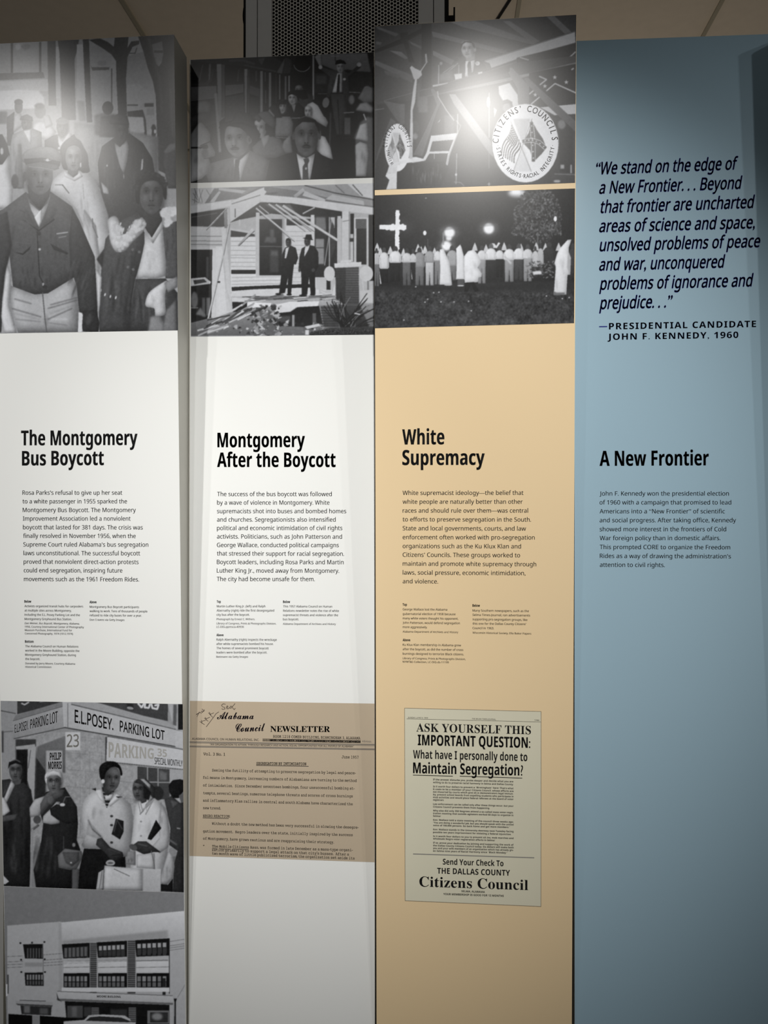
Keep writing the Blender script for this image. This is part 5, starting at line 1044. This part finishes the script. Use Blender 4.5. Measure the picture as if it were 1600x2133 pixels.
# ladder, stand, cloths
p.po((215, 196), 470, 955, 655, 935, 650, 985, 470, 1000, b=.8); p.po(205, 450, 1075, 600, 1070, 600, 1088, 450, 1092, b=.7); p.li(205, 22, 475, 960, 440, 1090, 415, 1135, b=.7); p.li(205, 16, 660, 940, 600, 1100, 585, 1175, b=.7); p.li(140, 6, 690, 880, 600, 1110, 560, 1280, b=.7); p.li(150, 6, 655, 840, 690, 880, b=.7); p.li(160, 5, 490, 1090, 490, 1130, b=.7)
p.li(190, 7, 510, 575, 520, 660, 580, 760, 640, 840, b=.8); p.li(180, 7, 668, 790, 665, 940, b=.8); p.li(150, 7, 660, 1090, 655, 1320, b=.8); p.li(120, 6, 640, 1305, 690, 1310, 715, 1335, b=1); p.el(190, 655, 1250, 9, 10, b=1); p.li(160, 7, 905, 630, 905, 970, b=1); p.li(110, 5, 905, 1060, 905, 1200, b=1); p.el(200, 900, 700, 12, 40, b=2); p.li(180, 5, 890, 1322, 918, 1322, b=.8); p.li(180, 5, 905, 1310, 905, 1335, b=.8); p.po(170, 940, 740, 965, 760, 945, 820, b=1.5); p.po(170, 510, 860, 540, 825, 530, 850, b=1)
p.po((205, 180), 300, 1130, 310, 760, 330, 600, 345, 520, 360, 520, 345, 700, 328, 760, 325, 1130, b=.8); p.li(190, 9, 345, 530, 395, 455, 435, 395, b=.8); p.po((200, 150), 420, 335, 432, 335, 440, 400, 422, 400, b=.8); p.po((215, 190), 305, 440, 318, 425, 345, 445, 390, 465, 398, 495, 370, 525, 335, 528, 320, 480, b=1)
p.el(150, 541, 408, 12, 13, b=1); p.li(180, 8, 522, 560, 524, 420, b=.7); p.li(170, 6, 540, 520, 670, 405, b=.7); p.li(170, 5, 555, 480, 640, 420, b=.7); p.el(26, 660, 380, 16, 12, -30, b=1); p.el(26, 685, 352, 14, 12, b=1); p.li(190, 14, 480, 578, 590, 560, b=1); p.el(60, 545, 600, 9, 12, b=1)
p.po((225, 200), 285, 1125, 350, 1115, 405, 1130, 420, 1145, 330, 1160, 290, 1150, b=1); p.po((228, 205), 185, 1160, 300, 1130, 330, 1155, 210, 1170, 205, 1360, 125, 1365, 150, 1290, 120, 1260, 130, 1235, 160, 1240, b=1)
p.po((26, 36), 210, 1175, 560, 1150, 600, 1200, 540, 1340, 210, 1360, b=1); p.folds(92, 320, 1160, 560, 1340, 26, 8, b=1.5, al=.6); p.folds(10, 300, 1160, 560, 1340, 20, 9, b=1.5, al=.7)
# the speaker
p.sh = .4
p.po((36, 28), 650, 440, 720, 380, 770, 375, 850, 390, 910, 410, 925, 455, 700, 520, 635, 530, b=1); p.po(70, 855, 390, 905, 405, 922, 450, 890, 455, b=1.5); p.po((220, 205), 725, 390, 760, 378, 800, 380, 785, 470, 745, 510, 722, 510, b=.8); p.po(30, 748, 395, 765, 392, 775, 490, 745, 505, 742, 420, b=.7); p.el(205, 818, 407, 18, 17, b=1); p.el(150, 812, 404, 7, 7, b=1)
p.po(145, 730, 340, 800, 330, 800, 378, 760, 392, 728, 385, b=1); p.fc(742, 300, 50, 66, 175, look=-.25, tilt=-4, lit=-1); p.el(150, 798, 302, 10, 18, b=1); p.po(34, 692, 300, 690, 265, 720, 238, 765, 236, 795, 265, 800, 295, 785, 285, 775, 255, 730, 245, 705, 262, b=1.2)
p.po(215, 640, 488, 700, 482, 700, 520, 648, 532, b=.8); p.po(205, 820, 475, 855, 468, 855, 482, 822, 490, b=.8); p.li(190, 5, 676, 420, 676, 485, b=.7); p.po(110, 530, 490, 630, 455, 630, 530, 530, 550, b=2)
p.po((62, 54), 480, 590, 1060, 430, 1060, 470, 600, 600, 500, 620, b=1.2)
p.sh = 0
# round emblems
def emblem(cx, cy, rx, ry, k):
    p.el(232, cx, cy, rx, ry, b=.8)
    def q(x, y): return cx + x * rx, cy + y * ry
    def P_(v, *c, **kw): p.po(v, *sum((list(q(c[i], c[i + 1])) for i in range(0, len(c), 2)), []), sm=None, **kw)
    P_(196, -.06, .06, -.38, -.62, .15, -.62, b=2); P_(214, -.06, .06, -.36, .72, .18, .72, b=2)
    # striped flag on the left
    A, B, C_, D_ = (-.42, -.48), (-.14, 0), (-.35, .50), (-.76, .30)
    def bl(u, v):
        top = ((A[0] + (B[0] - A[0]) * u), (A[1] + (B[1] - A[1]) * u)); bot = ((D_[0] + (C_[0] - D_[0]) * u), (D_[1] + (C_[1] - D_[1]) * u))
        w = .035 * math.sin(v * 7)
        return top[0] + (bot[0] - top[0]) * v + w, top[1] + (bot[1] - top[1]) * v + w * .4
    def patch(v, u0, u1, v0, v1):
        pts = [bl(u0, v0 + (v1 - v0) * t) for t in np.linspace(0, 1, 8)] + [bl(u1, v1 + (v0 - v1) * t) for t in np.linspace(0, 1, 8)]
        P_(v, *sum((list(z) for z in pts), []), b=.5)
    patch(226, 0, 1, 0, 1)
    for i in range(0, 13, 2): patch(52, i / 13, (i + 1) / 13, .42 if i < 7 else 0, 1)
    for i in range(1, 13, 2): patch(226, i / 13, (i + 1) / 13, 0, 1)
    patch(74, 0, .58, 0, .46)
    for i in range(5):
        for j in range(6): x, y = q(*bl(.06 + .11 * i, .05 + .075 * j)); p.el(225, x, y, .022 * rx, .018 * ry, b=.35)
    p.li(120, .015 * rx, *q(-.44, -.55), *q(.18, .72), b=.6)
    # crossed flag on the right
    P_(58, .19, -.58, .34, -.34, .52, -.12, .63, .12, .48, .28, .24, .48, .14, .18, -.08, -.02, .10, -.26, b=.7)
    for c in ((.18, -.52, .22, -.2, .24, .1, .24, .45), (-.07, -.05, .2, -.08, .42, -.02, .60, .12)):
        pts = sum((list(q(c[i], c[i + 1])) for i in range(0, 8, 2)), [])
        p.li(228, .13 * rx, *pts, b=.5); p.li(58, .095 * rx, *pts, b=.5)
    for i in range(6):
        t = i / 5
        star(p, 228, *q(.19 + .05 * t, -.44 + .82 * t), .035 * rx, b=.35)
        star(p, 228, *q(-.01 + .56 * t, -.06 + .04 * math.sin(t * 3) * -1 + .15 * t * t), .035 * rx, b=.35)
    p.li(120, .015 * rx, *q(.20, -.62), *q(-.36, .72), b=.6)
emblem(1180, 1012, 252, 298, 1)
emblem(210, 1045, 96, 182, 1)
p.po((205, 180), 302, 1130, 310, 860, 328, 860, 325, 1130, b=.8)
p.po((228, 205), 150, 1175, 300, 1130, 330, 1155, 210, 1170, 205, 1240, 130, 1240, b=1)
p.nz(4, 2); p.nz(2.5, 7)
g = p.build('printed_photograph', [(780.2, 54.6), (1200.6, 30.6), (1198, 380.8), (780.4, 395.7)], 'A', P3, 'black and white print of a speaker on a timber platform above round emblems')
L = Txt('A', 770, 20, 1600 / 440)
L.ring("CITIZENS’ COUNCILS", 'p', 1180, 1012, 202, 240, 184, 352, 46, wid=.78)
L.ring("·STATES RIGHTS·RACIAL INTEGRITY·", 'p', 1180, 1012, 222, 264, 176, 4, 30, inward=True, wid=.75)
L.build('emblem_lettering', M_SOFT, g)
L = Txt('A', 770, 20, 1600 / 440)
L.ring("CITIZENS’ COUNCILS", 'p', 210, 1045, 76, 148, 184, 356, 34, wid=.45)
L.ring("·STATES RI", 'p', 210, 1045, 84, 160, 176, 124, 22, inward=True, wid=.55)
L.build('emblem_lettering', M_SOFT, g)

# --- night gathering under a burning cross (third board, lower photograph)
p = Pic(776, 386, 1204, 690, 34); p.cr(770, 380, 1600 / 440)
p.po((30, 38), 30, 60, 1570, 40, 1570, 500, 30, 500, b=1)
p.po((48, 66), 30, 780, 700, 820, 1570, 780, 1570, 1110, 30, 1110, b=14); p.po(44, 30, 700, 1570, 700, 1570, 800, 30, 790, b=8)
for i in range(1500): x, y = p.rng.uniform(30, 1570), p.rng.uniform(820, 1100); p.li(p.rng.choice([84, 40, 70, 34]), 3, x, y, x + p.rng.uniform(-10, 10), y - p.rng.uniform(4, 12), b=.6, al=.5)
p.nz(12, 5, (30, 830, 1570, 1100)); p.nz(9, 16, (30, 830, 1570, 1100))
for x, y in ((260, 1043), (420, 907), (440, 885), (540, 905), (750, 900), (485, 835), (350, 790), (1340, 860), (1460, 880), (1512, 872), (770, 972), (640, 905), (525, 832)): p.el(185, x, y, 6, 5, b=.8)
p.el(235, 1115, 78, 70, 34, b=10, al=.9); p.el(245, 1110, 72, 34, 18, b=4)
# tree
for i in range(1500):
    a = p.rng.uniform(0, 6.283); r = math.sqrt(p.rng.uniform(0, 1)); x, y = 1275 + 180 * r * math.cos(a), 250 + 210 * r * math.sin(a)
    if p.rng.uniform() < .25: x, y = p.rng.uniform(1080, 1450), p.rng.uniform(310, 400)
    p.el(p.rng.choice([95, 70, 120, 52, 38, 84, 28]), x, y, p.rng.uniform(5, 13), p.rng.uniform(4, 8), p.rng.uniform(0, 180), b=.7, al=.75)
p.li(92, 10, 1275, 380, 1272, 560, 1268, 620, b=1)
# cross and lights
p.el(120, 215, 340, 110, 60, b=16, al=.25); p.li(238, 26, 212, 215, 208, 330, 206, 420, 205, 525, b=1.2); p.li(238, 34, 82, 338, 272, 340, b=1.2)
for i in range(40): t = p.rng.uniform(); p.el(238, 210 + p.rng.normal(0, 7), 215 + 300 * t, 12, 12, b=1.5); p.el(238, 90 + 180 * p.rng.uniform(), 340 + p.rng.normal(0, 8), 14, 12, b=1.5)
p.el(235, 418, 383, 13, 18, b=1.5); p.el(235, 1407, 276, 12, 20, b=1.5); p.el(200, 427, 119, 8, 3)
for x, y, r in ((605, 380, 40), (903, 350, 40), (582, 480, 36)): p.el(150, x, y, r * 1.9, r * 1.5, b=12, al=.45); p.el(245, x, y, r, r, b=5)
p.li(150, 10, 560, 380, 558, 470, b=2); p.el(235, 600, 425, 22, 16, b=4); p.li(80, 6, 440, 430, 442, 490, b=1); p.li(90, 8, 540, 360, 660, 345, b=3, al=.7); p.li(90, 7, 840, 330, 970, 318, b=3, al=.7)
# the crowd, seen from behind: x, shoulder y, half width, shirt, waist y, trousers, foot y
p.sh = .25
p.po(40, 30, 560, 1570, 520, 1570, 740, 30, 780, b=6)
for x, y in ((55, 480), (80, 515), (155, 505), (255, 520), (365, 488), (418, 500), (388, 505), (490, 515), (795, 478), (880, 490), (1017, 475), (1145, 485), (1260, 475), (1330, 480), (1430, 478)): p.po((215, 190), x - 22, y + 40, x - 8, y, x + 2, y - 24, x + 16, y + 8, x + 24, y + 40, b=1)
p.po(215, 930, 495, 925, 460, 945, 462, 960, 480, 975, 452, 990, 460, 965, 498, b=1)
for (x, ys, w, t, yw, tt, yf, hd) in ((52, 545, 24, 190, 620, 110, 785, 60), (110, 540, 36, 222, 655, 38, 760, 70), (195, 530, 46, 230, 610, 40, 750, 60), (282, 545, 38, 215, 608, 104, 780, 55), (378, 540, 40, 150, 645, 120, 780, 50), (455, 530, 38, 165, 608, 200, 780, 60), (328, 550, 24, 205, 605, 40, 740, 60), (515, 530, 28, 222, 592, 135, 772, 70), (625, 525, 40, 170, 632, 120, 740, 60), (850, 525, 36, 222, 590, 160, 765, 60), (920, 510, 42, 230, 588, 44, 740, 90), (985, 525, 34, 225, 582, 30, 720, 60), (1058, 515, 42, 232, 590, 160, 752, 60), (1130, 510, 40, 232, 583, 72, 740, 80), (1198, 515, 38, 215, 578, 165, 750, 70), (1360, 500, 46, 52, 620, 44, 740, 60), (1295, 510, 22, 190, 620, 120, 640, 50), (1540, 510, 34, 62, 640, 56, 740, 60), (1255, 530, 24, 200, 640, 60, 690, 60)):
    p.el(hd, x, ys - 22, w * .42, 26, b=1)
    p.po((tt, tt * .8), x - w * .82, yw - 5, x + w * .82, yw - 5, x + w * .78, yf, x + w * .12, yf, x, yw + (yf - yw) * .35, x - w * .12, yf, x - w * .78, yf, b=1)
    p.po((t, t * .94), x - w * .55, ys - 6, x, ys - 12, x + w * .55, ys - 6, x + w, ys + 20, x + w * 1.05, ys + (yw - ys) * .9, x + w * .8, yw, x - w * .8, yw, x - w * 1.05, ys + (yw - ys) * .9, x - w, ys + 20, b=1)
    p.li(t * .7, 5, x - w * .75, ys + 30, x - w * .7, yw - 10, b=1.2, al=.6); p.li(t * .7, 5, x + w * .75, ys + 30, x + w * .7, yw - 10, b=1.2, al=.6)
p.po((232, 215), 530, 510, 560, 500, 585, 560, 605, 600, 625, 775, 530, 775, 535, 660, b=1); p.po((232, 215), 655, 500, 690, 465, 702, 510, 715, 560, 720, 735, 655, 735, 660, 600, b=1); p.rc(80, 665, 735, 715, 775, b=1.5); p.el(190, 690, 782, 26, 6, b=1); p.el(190, 595, 776, 30, 6, b=1); p.po(40, 685, 470, 700, 465, 700, 490, b=1)
p.po((236, 222), 715, 560, 745, 520, 790, 510, 820, 545, 845, 600, 820, 645, 850, 690, 848, 715, 825, 720, 822, 755, 720, 760, 715, 660, b=1.2); p.po(26, 725, 760, 790, 755, 830, 820, 800, 830, 770, 775, 740, 830, 715, 830, b=1.5); p.folds(180, 720, 560, 820, 740, 6, 7, b=2, al=.4)
p.po(215, 1015, 560, 1030, 560, 1080, 610, 1070, 625, b=1, sm=0); p.po(215, 1165, 520, 1175, 520, 1200, 575, 1165, 570, b=1); p.po(200, 70, 640, 90, 770, 80, 770, b=1); p.po(200, 315, 660, 325, 735, 318, 735, b=1)
for i in range(160): x, y = p.rng.uniform(1185, 1400), p.rng.uniform(600, 720); p.el(p.rng.choice([110, 60, 150, 40]), x, y, p.rng.uniform(5, 14), 5, p.rng.uniform(-60, 60), b=.8, al=.7)
p.po(215, 1232, 675, 1300, 670, 1305, 695, 1240, 700, b=2)
p.po((238, 215), 1440, 500, 1500, 435, 1530, 432, 1510, 490, 1510, 530, 1525, 570, 1520, 700, 1500, 700, 1490, 850, 1395, 850, 1410, 640, 1400, 610, 1420, 540, b=1.1); p.po(110, 1395, 825, 1420, 835, 1480, 835, 1475, 852, 1392, 852, b=2); p.folds(175, 1410, 560, 1500, 830, 6, 8, b=2, al=.4); p.po(150, 1505, 520, 1522, 600, 1515, 700, 1495, 640, b=2, al=.6)
p.nz(4, 2); p.nz(2.5, 7)
p.build('printed_photograph', [(780.4, 406.9), (1198, 392.5), (1196, 673), (780.6, 683.7)], 'A', P3, 'black and white night print of a crowd facing a burning cross')
